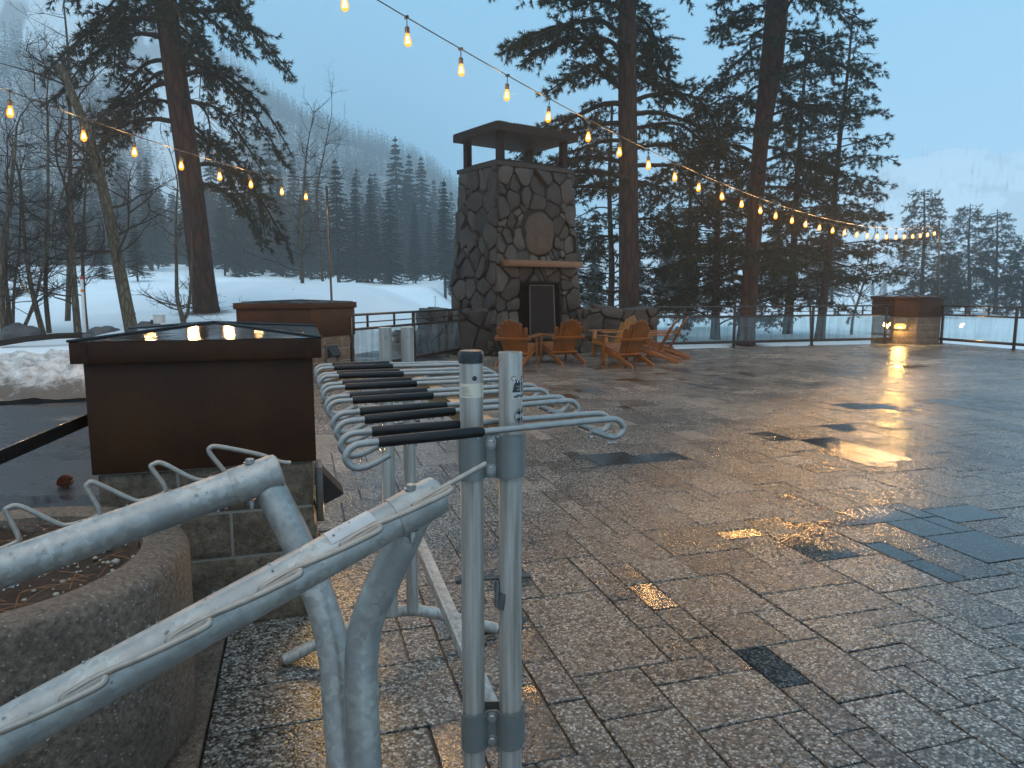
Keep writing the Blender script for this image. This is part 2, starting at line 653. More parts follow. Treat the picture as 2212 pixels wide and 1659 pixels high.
MAT = dict(
    paver=m_paver(), joint=m_joint(), galv=m_galv(), alu=m_alu(), clamp=m_clamp(), copper=m_copper(),
    stone=m_stone(), block=m_block(), ground=m_ground(), asphalt=m_asphalt(), conc=m_conc(), glass=m_glass(),
    mortar=m_plain("dark_mortar", (0.018, 0.016, 0.015), 0.9, bump=0.4, spec=0.2),
    lmortar=m_plain("grey_mortar", (0.28, 0.25, 0.21), 0.75, bump=0.4, nscale=80),
    chair=m_wood("oiled_cedar", (0.13, 0.041, 0.006), (0.29, 0.100, 0.016)),
    chair_lit=m_wood("lit_cedar", (0.20, 0.085, 0.018), (0.36, 0.165, 0.04)),  # same cedar, yellower and lighter to paint in the light on it
    mantel=m_wood("mantel_timber", (0.07, 0.026, 0.005), (0.165, 0.066, 0.012), 0.5),
    black=m_plain("black_painted_steel", (0.016, 0.015, 0.015), 0.38, 0.2, var=0.2),
    rail=m_plain("dark_bronze_rail", (0.028, 0.022, 0.02), 0.3, 0.5, var=0.3, coat=0.4),
    rubber=m_plain("black_rubber_sleeve", (0.006, 0.006, 0.0065), 0.40, 0.0, spec=0.35, nscale=90, var=0.3, bump=0.35),
    darkroof=m_plain("charred_roof_timber", (0.010, 0.009, 0.009), 0.7, nscale=30, bump=0.3, spec=0.2),
    slab=m_plain("dark_slab", (0.022, 0.021, 0.021), 0.6, spec=0.3, nscale=12, bump=0.4),
    soot=m_plain("sooty_firebox", (0.005, 0.0045, 0.0045), 0.9, spec=0.1),
    mesh=m_plain("spark_mesh", (0.012, 0.010, 0.010), 0.7, 0.0, nscale=200, spec=0.15),
    steel=m_plain("zinc_bolt", (0.34, 0.34, 0.33), 0.35, 0.8, nscale=60),
    rust=m_plain("tan_beam_steel", (0.30, 0.20, 0.10), 0.4, 0.5, nscale=25),
    barkpine=m_bark("pine_bark", (0.014, 0.010, 0.008), (0.060, 0.034, 0.024), 5),
    barkred=m_bark("red_pine_bark", (0.016, 0.009, 0.007), (0.075, 0.032, 0.021), 5),
    limb=m_plain("limb_bark", (0.022, 0.017, 0.013), 0.85, spec=0.2, nscale=15, bump=0.4),
    aspen=m_bark("aspen_bark", (0.045, 0.036, 0.024), (0.15, 0.125, 0.085), 12),
    needle=m_needle("pine_needles", (0.011, 0.017, 0.008), (0.038, 0.050, 0.022)),
    needlefar=m_needle("fir_needles", (0.012, 0.020, 0.014), (0.032, 0.045, 0.028)),
    soil=m_plain("potting_soil", (0.045, 0.026, 0.016), 0.7, spec=0.25, nscale=90, var=0.8, bump=0.9, bdist=0.01),
    straw=m_plain("dry_needle", (0.24, 0.09, 0.03), 0.6),
    gravel=m_plain("pale_pebble", (0.36, 0.31, 0.25), 0.5, nscale=40),
    cone=m_plain("pine_cone_brown", (0.17, 0.055, 0.022), 0.45, coat=0.3),
    rock=m_plain("dark_boulder", (0.06, 0.06, 0.062), 0.6, nscale=4, bump=0.7, bdist=0.05, var=0.5),
    white=m_plain("white_paint", (0.62, 0.62, 0.62), 0.4, var=0.08),
    red=m_plain("red_band", (0.5, 0.03, 0.02), 0.4),
    orange=m_plain("orange_band", (0.62, 0.2, 0.02), 0.4),
    yellow=m_plain("yellow_frame", (0.35, 0.22, 0.05), 0.5),
    greypl=m_plain("grey_fixture", (0.42, 0.42, 0.41), 0.45, var=0.1),
    label=m_plain("cream_label", (0.62, 0.56, 0.45), 0.5, var=0.12, nscale=40),
    ink=m_plain("label_ink", (0.03, 0.028, 0.026), 0.5),
    stick=m_plain("black_sticker", (0.012, 0.012, 0.013), 0.3),
    filament=m_emit("filament", (1.0, 0.66, 0.22), 45.0),
    bulb=m_bulb(), drop=m_drop(),
    lamp=m_emit("step_lamp", (1.0, 0.60, 0.12), 2.6),
    forest=m_needle("forest_needles", (0.010, 0.016, 0.013), (0.022, 0.032, 0.025)),
)

# ------------------------------------------------------------------ ground, road, patio
U0, U1, V1 = -0.35, 17.15, 15.9


def az_h(r):
    """mountain crest height by image bearing r = x / y"""
    xs = np.array([-3.0, -1.2, -0.72, -0.55, -0.42, -0.30, -0.22, -0.18, -0.13, -0.09, -0.03, 0.05, 0.3, 0.45, 0.52, 0.6, 0.72, 1.0, 3.0])
    hs = np.array([200, 230, 215, 190, 160, 128, 112, 104, 92, 74, 50, 36, 40, 78, 98, 104, 92, 80, 70.0])
    return np.interp(r, xs, hs)


def terrain(x, y):
    x = np.asarray(x, float)
    y = np.asarray(y, float)
    u = x * CT + y * ST
    v = -x * ST + y * CT
    r = np.hypot(x, y)
    br = np.where(y > 1, x / np.maximum(y, 1), np.where(x < 0, -3.0, 3.0))
    left = sstep(1.5, -3.0, u - 0.25 * np.maximum(v - 12, 0))
    z = -0.55 + 0.33 * left
    z = z + left * (sstep(12, 22, v) * 0.75 + sstep(24, 60, v) * 1.9 * (0.55 + 0.45 * sstep(-0.1, -0.5, br)) + sstep(60, 140, r) * 3.0)
    # snow hump beyond the left fire-side railing
    z = z + 1.1 * np.exp(-(((x + 9.5) / 7.0) ** 2 + ((y - 31) / 7.5) ** 2))
    z = z + 0.5 * np.exp(-(((x + 2.8) / 4.0) ** 2 + ((y - 33) / 6.0) ** 2))
    z = z + (fbm(x * 0.35, y * 0.35, 3) - 0.5) * 0.35 * sstep(18, 34, r)
    z = z + (fbm(x * 0.04, y * 0.04, 7) - 0.5) * 2.2 * sstep(60, 160, r)
    far = np.where(br > 0.2, 1.0, 0.0)
    t = sstep(230, 600, r) * (1 - far) + sstep(330, 1050, r) * far
    H = az_h(br) * (1 + 0.45 * far)
    z = z + H * np.where(far > 0.5, 1.1, 1.0) * t * (0.86 + 0.28 * fbm(x * 0.008, y * 0.008, 11, 5)) + (fbm(x * 0.03, y * 0.03, 5) - 0.5) * 14 * t
    return z


def ground_mesh():
    rr = np.concatenate([np.linspace(0.0, 60, 90), np.geomspace(61.5, 1150, 100)])
    aa = np.concatenate([np.linspace(-100, -45, 40), np.linspace(-44.5, 44.5, 260), np.linspace(45, 260, 60)])
    aa = np.radians(aa[:-1])
    R_, A_ = np.meshgrid(rr, aa, indexing='ij')
    X, Y = R_ * np.sin(A_), R_ * np.cos(A_)
    Z = terrain(X, Y)
    u = X * CT + Y * ST
    v = -X * ST + Y * CT
    under = (u > -2.0) & (u < 17.6) & (v < 16.2)
    Z = np.where(under, np.minimum(Z, -0.5), Z)
    nr, na = Z.shape
    V = np.stack([X, Y, Z], -1).reshape(-1, 3)
    i = np.arange(nr - 1)[:, None] * na
    j = np.arange(na)[None, :]
    j2 = (j + 1) % na
    F = np.stack([i + j, i + na + j, i + na + j2, i + j2], -1).reshape(-1, 4)
    lawn = (np.exp(-(((X - 5.0) / 3.4) ** 2 + ((Y - 22.3) / 2.0) ** 2)) > 0.3) * 1.0
    lawn = np.clip(1.3 * np.exp(-(((X - 5.4) / 3.0) ** 2 + ((Y - 21.6) / 1.8) ** 2)), 0, 1)
    dirt_shade = 0.25 * np.exp(-((R_ - 20) / 9) ** 2) * (X < 0) + 0.5 * np.exp(-(((X - 14) / 12) ** 2 + ((Y - 60) / 6) ** 2)) * (R_ > 30)
    for (tx_, ty_, q_) in ((-9.4, 21.8, 1.1), (3.9, 23.3, 1.0), (8.4, 25.2, 1.0), (12.5, 28.6, 0.8), (-9.1, 17.0, 0.5)):  # dark litter rings painted at trunk feet in place of contact shade
        dirt_shade = np.maximum(dirt_shade, 1.15 * np.exp(-((X - tx_) ** 2 + (Y - ty_) ** 2) / (q_ * q_)))
    steep = sstep(150, 260, R_) * (0.2 + 0.75 * (fbm(X * 0.02, Y * 0.012, 21, 5) > 0.56))
    dirt_shade = np.maximum(dirt_shade, steep * np.where(X > 0, 0.62, 0.85))
    o = mesh_np("ground", V, F, MAT['ground'], smooth=True, attrs={"lawn": ('POINT', lawn.ravel()), "dirt_shade": ('POINT', dirt_shade.ravel())})
    tag(o, kind='structure')
    return o


ground_mesh()


def flat_poly(name, pts, mat, z, kind='structure'):
    m = MB()
    m.add([(p[0], p[1], z) for p in pts], [tuple(range(len(pts)))])
    return tag(m.build(name, mat), kind=kind)


# wet road left of and behind the patio
rd = [UV(-14, -4), UV(-0.95, -4), UV(-0.95, 3.2), UV(-0.6, 4.2), UV(-0.1, 11.7), UV(0.9, 12.6), UV(3.4, 16.0), UV(4.0, 17.6), UV(1.8, 18.6), UV(-1.2, 14.3), UV(-2.2, 11.2), UV(-6, 11.0), UV(-14, 10.6)]


def road():
    m = MB()
    # a thick sheet with a crisp edge
    n = len(rd)
    vs = [(p.x, p.y, -0.10) for p in rd] + [(p.x, p.y, -0.6) for p in rd]
    fs = [tuple(range(n))]
    for i in range(n):
        j = (i + 1) % n
        fs.append((i, n + i, n + j, j))
    m.add(vs, fs)
    tag(m.build("road", MAT['asphalt']), kind='structure')


road()


def in_patio(u, v):
    if u < U0 or u > U1 or v > V1:
        return False
    if u < 0.06 and v > 3.14:
        return False
    if v - 11.75 > (u - 0.25) * 1.26 and u < 3.5:
        return False
    return True


def patio():
    rng = random.Random(4)
    c = 0.142
    nu, nv = int((U1 - U0) / c), int((V1 + 1.2) / c)
    occ = np.zeros((nu, nv), bool)
    shapes = [(2, 2), (3, 2), (2, 3), (3, 3), (2, 1), (1, 2), (3, 2), (2, 3), (3, 2), (2, 2), (3, 3)]
    V, F, tone, wet = [], [], [], []
    vb = -1.2
    # shallow dips that hold water; damp spots also paint in dark reflections
    damp_reflect_spots = [(*G(px, py, 0)[:2], q, am) for px, py, q, am in ((1700, 1165, 0.8, 0.10), (1570, 1245, 0.5, 0.12), (1890, 1015, 1.2, 0.10), (1400, 1370, 0.28, 0.12), (1830, 1080, 0.8, 0.10), (1280, 840, 2.0, 0.22), (1480, 920, 1.2, 0.22), (1250, 980, 0.6, 0.2), (1330, 1090, 0.35, 0.2), (1600, 1420, 0.25, 0.2), (1700, 800, 2.0, 0.15))]
    puddles = [(*G(px, py, 0)[:2], q) for px, py, q in ((1580, 1245, 0.13), (1705, 1160, 0.15), (1640, 1170, 0.12), (1400, 1372, 0.10), (1842, 920, 0.35), (1960, 790, 0.5), (2090, 1190, 0.35), (2000, 1110, 0.3), (790, 1060, 0.5), (745, 1180, 0.22), (1240, 1010, 0.3), (1330, 790, 0.8), (1650, 1440, 0.12), (1600, 1330, 0.09), (2110, 930, 0.7), (1470, 1140, 0.15))]
    for j in range(nv):
        for i in range(nu):
            if occ[i, j]:
                continue
            rng.shuffle(shapes)
            for (a, b_) in shapes + [(1, 1)]:
                if i + a <= nu and j + b_ <= nv and not occ[i:i + a, j:j + b_].any():
                    break
            occ[i:i + a, j:j + b_] = True
            u0, u1 = U0 + i * c, U0 + (i + a) * c
            v0, v1 = vb + j * c, vb + (j + b_) * c
            um, vm = (u0 + u1) / 2, (v0 + v1) / 2
            if not in_patio(um, vm):
                continue
            g, bv = 0.0040, 0.0028
            h = rng.gauss(0, 0.0012)
            tx, ty = rng.gauss(0, 0.002), rng.gauss(0, 0.002)
            base = len(V)
            for ins, zz in ((0, -0.035), (0, -bv), (bv, 0)):
                for (uu, vv) in ((u0 + g + ins, v0 + g + ins), (u1 - g - ins, v0 + g + ins), (u1 - g - ins, v1 - g - ins), (u0 + g + ins, v1 - g - ins)):
                    p = UV(uu, vv, zz + h + (uu - um) * tx + (vv - vm) * ty)
                    V.append(p[:])
            t = min(1, max(0, rng.gauss(0.5, 0.2)))
            w0 = float(fbm(um * 0.55 + 7.3, vm * 0.55 + 2.1, 31, 3))
            w = 0.315 + (w0 - 0.5) * 1.1 + rng.gauss(0, 0.10)
            for (qx, qy, qr) in puddles:
                pw = UV(um, vm)
                w += 0.33 * math.exp(-((pw.x - qx) ** 2 + (pw.y - qy) ** 2) / (qr * qr))
            for (qx, qy, qr, qa) in damp_reflect_spots:
                w += qa * math.exp(-((pw.x - qx) ** 2 + (pw.y - qy) ** 2) / (qr * qr))
            w = min(1, max(0, w))
            for k in range(4):
                k2 = (k + 1) % 4
                F.append((base + k, base + k2, base + 4 + k2, base + 4 + k))
                F.append((base + 4 + k, base + 4 + k2, base + 8 + k2, base + 8 + k))
            F.append((base + 8, base + 9, base + 10, base + 11))
            tone += [t] * 9
            wet += [w] * 9
    o = mesh_np("pavement", V, F, MAT['paver'], attrs={"tone": ('FACE', tone), "wet": ('FACE', wet)})
    tag(o, kind='structure')
    bed = MB()
    pts = [UV(U0, -1.3), UV(U1, -1.3), UV(U1, V1), UV(3.55, V1), UV(0.25, 11.75), UV(0.06, 11.6), UV(0.06, 3.14), UV(U0, 3.14)]
    n = len(pts)
    bed.add([(p.x, p.y, -0.011) for p in pts] + [(p.x, p.y, -0.6) for p in pts], [tuple(range(n))] + [(i, n + i, n + (i + 1) % n, (i + 1) % n) for i in range(n)])
    tag(bed.build("pavement_bed", MAT['joint']), kind='structure')


patio()

# concrete kerb strip beside the planter
k = MB()
kp = [UV(-1.75, -1.3), UV(U0 - 0.004, -1.3), UV(U0 - 0.004, 3.13), UV(-1.75, 3.13)]
k.prism([(p.x, p.y) for p in kp], -0.5, 0.012)
tag(k.build("kerb_strip", MAT['conc']), kind='structure')


def snow_bank():
    n, mth = 240, 80
    V, F = [], []
    for i in range(n):
        for j in range(mth):
            a, b = i / (n - 1), j / (mth - 1)
            u = -13 + a * 12.2
            v = 11.5 + b * 3.0 + (vnoise(u * 0.7, 0.0, 9) - 0.5) * 0.6
            prof = math.sin(math.pi * min(1, b * 1.15 + 0.02)) ** 0.7 if b < 0.86 else 0.25
            h = 0.52 * prof * (1 - sstep(0.85, 1.0, a) * 0.9)
            h *= 0.7 + 0.6 * float(fbm(u * 1.3, v * 1.3, 14))
            h += (float(fbm(u * 4, v * 4, 17, 4)) - 0.5) * 0.42 * min(1, h * 3)
            p = UV(u, v, -0.14 + h)
            V.append(p[:])
    for i in range(n - 1):
        for j in range(mth - 1):
            F.append((i * mth + j, (i + 1) * mth + j, (i + 1) * mth + j + 1, i * mth + j + 1))
    Vn = np.array(V)
    dirt_shade = np.clip(1.15 - (Vn[:, 2] + 0.14) * 1.2, 0.72, 1.0)
    o = mesh_np("snow_bank", V, F, MAT['ground'], smooth=True, attrs={"lawn": ('POINT', np.zeros(len(V))), "dirt_shade": ('POINT', dirt_shade)})
    tag(o, kind='structure')


snow_bank()

# ------------------------------------------------------------------ pillars
def block_wall(m, a, b, z0, z1, nrm, rng, amp=0.010, L=0.40, H=0.2032, sub=True):
    """split-face block courses on the segment a->b (world xy), facing nrm"""
    a, b = Vector((a[0], a[1], 0)), Vector((b[0], b[1], 0))
    d = (b - a)
    W = d.length
    d.normalize()
    rows = int(math.ceil((z1 - z0) / H))
    for r in range(rows):
        # courses counted from the top down, so a cut course sits at the ground
        zt = z1 - r * H
        zb = max(z0, zt - H)
        if zt - zb < 0.02:
            continue
        s = -(L / 2 if r % 2 else 0.0) - 0.1
        while s < W:
            s0, s1 = max(0, s), min(W, s + L)
            s += L
            if s1 - s0 < 0.03:
                continue
            g = 0.0062
            nx, nz = (10, 6) if sub else (4, 3)
            vs, fs = [], []
            off = rng.uniform(0, 50)
            for iz in range(nz + 1):
                for ix in range(nx + 1):
                    fx, fz = ix / nx, iz / nz
                    px = s0 + g + (s1 - s0 - 2 * g) * fx
                    pz = zb + g + (zt - zb - 2 * g) * fz
                    e = 0.0 if ix in (0, nx) or iz in (0, nz) else 1.0
                    q = mnoise.noise(Vector((px * 14 + off, pz * 14, 0))) * amp + mnoise.noise(Vector((px * 40 + off, pz * 40, 3))) * amp * 0.6 + amp * 0.6
                    p = a + d * px + nrm * (e * max(0, q) + 0.004)
                    vs.append((p.x, p.y, pz))
            for iz in range(nz):
                for ix in range(nx):
                    q0 = iz * (nx + 1) + ix
                    fs.append((q0, q0 + 1, q0 + nx + 2, q0 + nx + 1))
            m.add(vs, fs)


def inset_poly(poly, d):
    """offset a convex CCW polygon of (x, y) outward by d"""
    n = len(poly)
    out = []
    for i in range(n):
        p0, p1, p2 = Vector(poly[i - 1]), Vector(poly[i]), Vector(poly[(i + 1) % n])
        e1, e2 = (p1 - p0).normalized(), (p2 - p1).normalized()
        n1, n2 = Vector((e1.y, -e1.x)), Vector((e2.y, -e2.x))
        k_ = (n1 + n2)
        k_ = k_ / max(0.2, k_.length_squared) * 2
        out.append(tuple(p1 + k_ * d))
    return out


def pillar(label, uvpoly, ztop, zcop, light=None, lit=True, sub=True, seed=1, lid_h=0.085, lit_w=17.0):
    poly = [tuple(UV(*p)[:2]) for p in uvpoly]
    cx = sum(p[0] for p in poly) / len(poly)
    cyy = sum(p[1] for p in poly) / len(poly)
    t = thing("copper_clad_pillar", label, "pillar", (cx, cyy, 0), "copper topped pillars around the patio")
    rng = random.Random(seed)
    n = len(poly)
    core = MB()
    core.prism(inset_poly(poly, -0.012), -0.3, zcop)
    core.build("mortar_core", MAT['lmortar'], t)
    bl = MB()
    for i in range(n):
        a, b = poly[i], poly[(i + 1) % n]
        e = (Vector(b) - Vector(a)).normalized()
        nr = Vector((e.y, -e.x, 0))
        block_wall(bl, Vector(a) - Vector(nr[:2]) * 0.012, Vector(b) - Vector(nr[:2]) * 0.012, -0.02, zcop - 0.002, nr, rng, sub=sub, amp=0.014)
    bl.build("block_base", MAT['block'], t, smooth=60)
    cp = MB()
    cp.prism(inset_poly(poly, 0.012), zcop, ztop - lid_h + 0.01)
    cp.build("copper_panel", MAT['copper'], t, bevel=0.004)
    lid = MB()
    lp = inset_poly(poly, 0.048)
    lid.prism(lp, ztop - lid_h, ztop)
    lo = lid.build("cap", MAT['copper'], t, bevel=0.003)
    sm_ = MB()
    for i in range(n):
        a, b = Vector(lp[i]), Vector(lp[(i + 1) % n])
        e = (b - a).normalized()
        e3, n3 = Vector((e.x, e.y, 0)), Vector((e.y, -e.x, 0))
        for f in (0.055, 0.945):
            q = a + (b - a) * f
            sm_.box(Vector((q.x, q.y, ztop - lid_h / 2)) + n3 * 0.001, (0.022, 0.003, lid_h - 0.004), (e3, n3, Vector((0, 0, 1))))
    sm_.build("lap_seams", MAT['copper'], lo)
    rf = MB()
    lp2 = inset_poly(poly, 0.051)
    vs = [(x, y, ztop + 0.002) for x, y in lp2] + [(cx, cyy, ztop + 0.05)]
    rf.add(vs, [(i, (i + 1) % n, n) for i in range(n)] + [tuple(reversed(range(n)))])
    # standing seams along the hips
    for x, y in lp2:
        rf.tube([(x, y, ztop + 0.005), (cx, cyy, ztop + 0.053)], 0.006, 6)
    rf.build("hipped_roof", MAT['capmetal'], lo)
    if light:
        edge, fr, w, h, zc = light
        a, b = Vector(poly[edge]), Vector(poly[(edge + 1) % n])
        e2 = (b - a).normalized()
        e = Vector((e2.x, e2.y, 0))
        nr = Vector((e2.y, -e2.x, 0))
        pc = a + (b - a) * fr
        c0 = Vector((pc.x, pc.y, zc)) + nr * 0.012
        up = Vector((0, 0, 1))
        fx = MB()
        tk = 0.014
        for sx in (-1, 1):
            fx.box(c0 + e * (sx * (w / 2)) + nr * 0.012, (tk, 0.03, h), (e, nr, up))
        for sz in (-1, 1):
            fx.box(c0 + up * (sz * (h / 2)) + nr * 0.012, (w - tk, 0.03, tk), (e, nr, up))
        lf = fx.build("step_light", MAT['steeldark'], t, bevel=0.002)
        hd = MB()
        # sloping hood: wedge from the top of the frame, open below
        hw = w / 2 - 0.012
        pr = 0.10
        A = [c0 + e * s_ * hw + up * (h / 2 - 0.01) + nr * 0.02 for s_ in (-1, 1)]
        B = [c0 + e * s_ * hw * 0.82 + up * (-0.01) + nr * (0.02 + pr) for s_ in (-1, 1)]
        Cc = [c0 + e * s_ * hw + up * (-h * 0.22) + nr * 0.02 for s_ in (-1, 1)]
        vs = A + B + Cc
        hd.add(vs, [(0, 1, 3, 2), (0, 2, 4), (1, 5, 3)])
        off = [v - nr * 0.006 - up * 0.004 for v in vs]
        hd.add(off, [(1, 0, 2, 3), (2, 0, 4), (5, 1, 3)])
        hd.build("hood", MAT['black'], lf)
        pl = MB()
        pl.box(c0 + up * (-h * 0.05) + nr * 0.001, (w - tk, 0.012, h - tk), (e, nr, up))
        pl.build("back_plate", MAT['steeldark'], lf)
        if lit:
            lm = MB()
            q0 = c0 + up * (-h * 0.12) + nr * 0.012
            lm.box(q0, (w * 0.62, 0.008, h * 0.36), (e, nr, up))
            lamp_o = lm.build("lamp", MAT['lamp'], lf)
            ld = bpy.data.lights.new("step_lamp_light", 'POINT')
            ld.energy = lit_w
            ld.color = (1.0, 0.56, 0.14)
            ld.shadow_soft_size = 0.09
            lo2 = bpy.data.objects.new("step_lamp_light", ld)
            COL.objects.link(lo2)
            lo2.parent = lamp_o
            lo2.location = q0 + nr * 0.045 - up * 0.02 - ORG[t]
    return t


MAT['capmetal'] = m_plain("wet_cap_metal", (0.018, 0.014, 0.013), 0.05, 0.0, nscale=22, var=0.4, bump=0.22, bdist=0.003, spec=0.55)
MAT['steeldark'] = m_plain("dull_frame_steel", (0.16, 0.15, 0.14), 0.45, 0.6)

pillar("large rust brown copper clad pillar behind the planter with wet hipped cap",
       [(-0.82, 3.17), (0.03, 3.17), (0.03, 4.12), (-0.82, 4.12)], 1.25, 0.71, light=(1, 0.22, 0.2, 0.24, 0.52), lit=True, seed=1)
pillar("copper clad pillar beside the ski rack with an unlit hooded step light",
       [(-0.93, 11.6), (0.15, 11.6), (0.86, 12.3), (0.86, 13.1), (-0.93, 13.1)], 1.25, 0.71, light=(1, 0.42, 0.26, 0.3, 0.42), lit=False, sub=False, seed=2)
pillar("dark corner pillar in the far railing with a glowing yellow step light",
       [(15.54, 15.7), (15.94, 15.3), (16.74, 15.3), (16.74, 16.5), (15.54, 16.5)], 1.29, 0.74, light=(0, 0.27, 0.29, 0.31, 0.57), lit=True, sub=False, seed=3, lit_w=64.0)

# small cup left on the pillar behind? a pale cap seen over the front pillar's roof stays a vent on the middle pillar
# handrail left of the large pillar
hr = thing("handrail", "dark flat bar handrail running from the large copper pillar", "handrail", P(180, 893, 2.75))
m = MB()
h0, h1 = UV(-0.812, 3.40, 0.935), P(-20, 996, 2.45)
h2 = h1 + (h1 - h0) * 1.2
m.bar(h0, h2, 0.012, 0.05)
m.build("rail_bar", MAT['rail'], hr, bevel=0.002)
m = MB()
m.bar(h2, (h2.x, h2.y, -0.1), 0.04, 0.04)
m.build("support_post", MAT['rail'], hr, bevel=0.002)

# ------------------------------------------------------------------ concrete planter
def planter():
    c = Vector((-1.60, 2.02, 0))
    t = thing("round_planter", "round aggregate concrete planter filled with dark soil behind bike rack", "planter", c)
    m = MB()
    R = 0.585
    prof = [(R - 0.05, 0.012), (R - 0.012, 0.05), (R, 0.30), (R, 0.615), (R - 0.012, 0.64), (R - 0.035, 0.652), (R - 0.115, 0.652), (R - 0.135, 0.645), (R - 0.145, 0.60), (R - 0.15, 0.40)]
    m.lathe(c, prof, 72)
    m.build("concrete_bowl", MAT['conc'], t, smooth=50)
    s = MB()
    n = 34
    vs, fs = [], []
    rs = R - 0.147
    for i in range(n + 1):
        for j in range(n + 1):
            x, y = -1 + 2 * i / n, -1 + 2 * j / n
            dx, dy = x * math.sqrt(1 - y * y / 2), y * math.sqrt(1 - x * x / 2)
            z = 0.600 + 0.04 * mnoise.noise(Vector((dx * 3, dy * 3, 1))) + 0.02 * mnoise.noise(Vector((dx * 14, dy * 14, 5)))
            vs.append((c.x + dx * rs, c.y + dy * rs, z))
    for i in range(n):
        for j in range(n):
            q = i * (n + 1) + j
            fs.append((q, q + n + 1, q + n + 2, q + 1))
    s.add(vs, fs)
    so = s.build("soil", MAT['soil'], t, smooth=180)
    rng = random.Random(3)
    pb, st = MB(), MB()
    for i in range(170):
        a, r = rng.uniform(0, 6.28), rs * math.sqrt(rng.random()) * 0.97
        x, y = c.x + r * math.cos(a), c.y + r * math.sin(a)
        z = 0.605 + 0.04 * mnoise.noise(Vector(((x - c.x) / rs * 3, (y - c.y) / rs * 3, 1)))
        q = rng.uniform(0.003, 0.010) if i > 8 else 0.016
        pb.ball((x, y, z), q, (1, rng.uniform(0.7, 1), 0.7))
    for i in range(120):
        a, r = rng.uniform(0, 6.28), rs * math.sqrt(rng.random()) * 0.92
        x, y = c.x + r * math.cos(a), c.y + r * math.sin(a)
        z = 0.618 + 0.04 * mnoise.noise(Vector(((x - c.x) / rs * 3, (y - c.y) / rs * 3, 1)))
        b = rng.uniform(0, 6.28)
        L = rng.uniform(0.04, 0.09)
        mid = Vector((x, y, z + 0.008))
        d = Vector((math.cos(b), math.sin(b), rng.uniform(-0.1, 0.2))) * L
        st.tube([mid - d, mid + Vector((0, 0, 0.006)), mid + d], 0.0013, 4)
    tag(pb.build("pebbles", MAT['gravel'], so, smooth=180), kind='stuff')
    tag(st.build("fallen_needles", MAT['straw'], so), kind='stuff')


planter()

# pine cone on the road
def pine_cone():
    c = G(140, 1040, -0.05)
    t = MB()
    ax = Vector((0.86, -0.3, 0.22)).normalized()
    sx = ax.cross(Vector((0, 0, 1))).normalized()
    sy = ax.cross(sx)
    L = 0.135
    t.tube([c - ax * L * 0.5, c + ax * L * 0.45], [0.028, 0.012], 8)
    for i in range(120):
        f = i / 119
        a = i * 2.39996
        r = 0.052 * math.sin(math.pi * (0.12 + 0.82 * f)) ** 0.8
        p = c + ax * (L * (f - 0.5))
        o = sx * math.cos(a) + sy * math.sin(a)
        tip = p + o * r + ax * 0.006
        w = ax.cross(o) * 0.011
        b0 = p + o * r * 0.3
        t.add([b0 - w * 0.5, b0 + w * 0.5, tip + w, tip + ax * 0.01, tip - w], [(0, 1, 2, 3, 4)])
        t.add([b0 - w * 0.5 + ax * 0.004, b0 + w * 0.5 + ax * 0.004, tip + w + ax * 0.004, tip + ax * 0.014, tip - w + ax * 0.004], [(4, 3, 2, 1, 0)])
    o = t.build("pine_cone", MAT['cone'])
    tag(o, "brown pine cone lying on the wet black asphalt", "pine cone")


pine_cone()

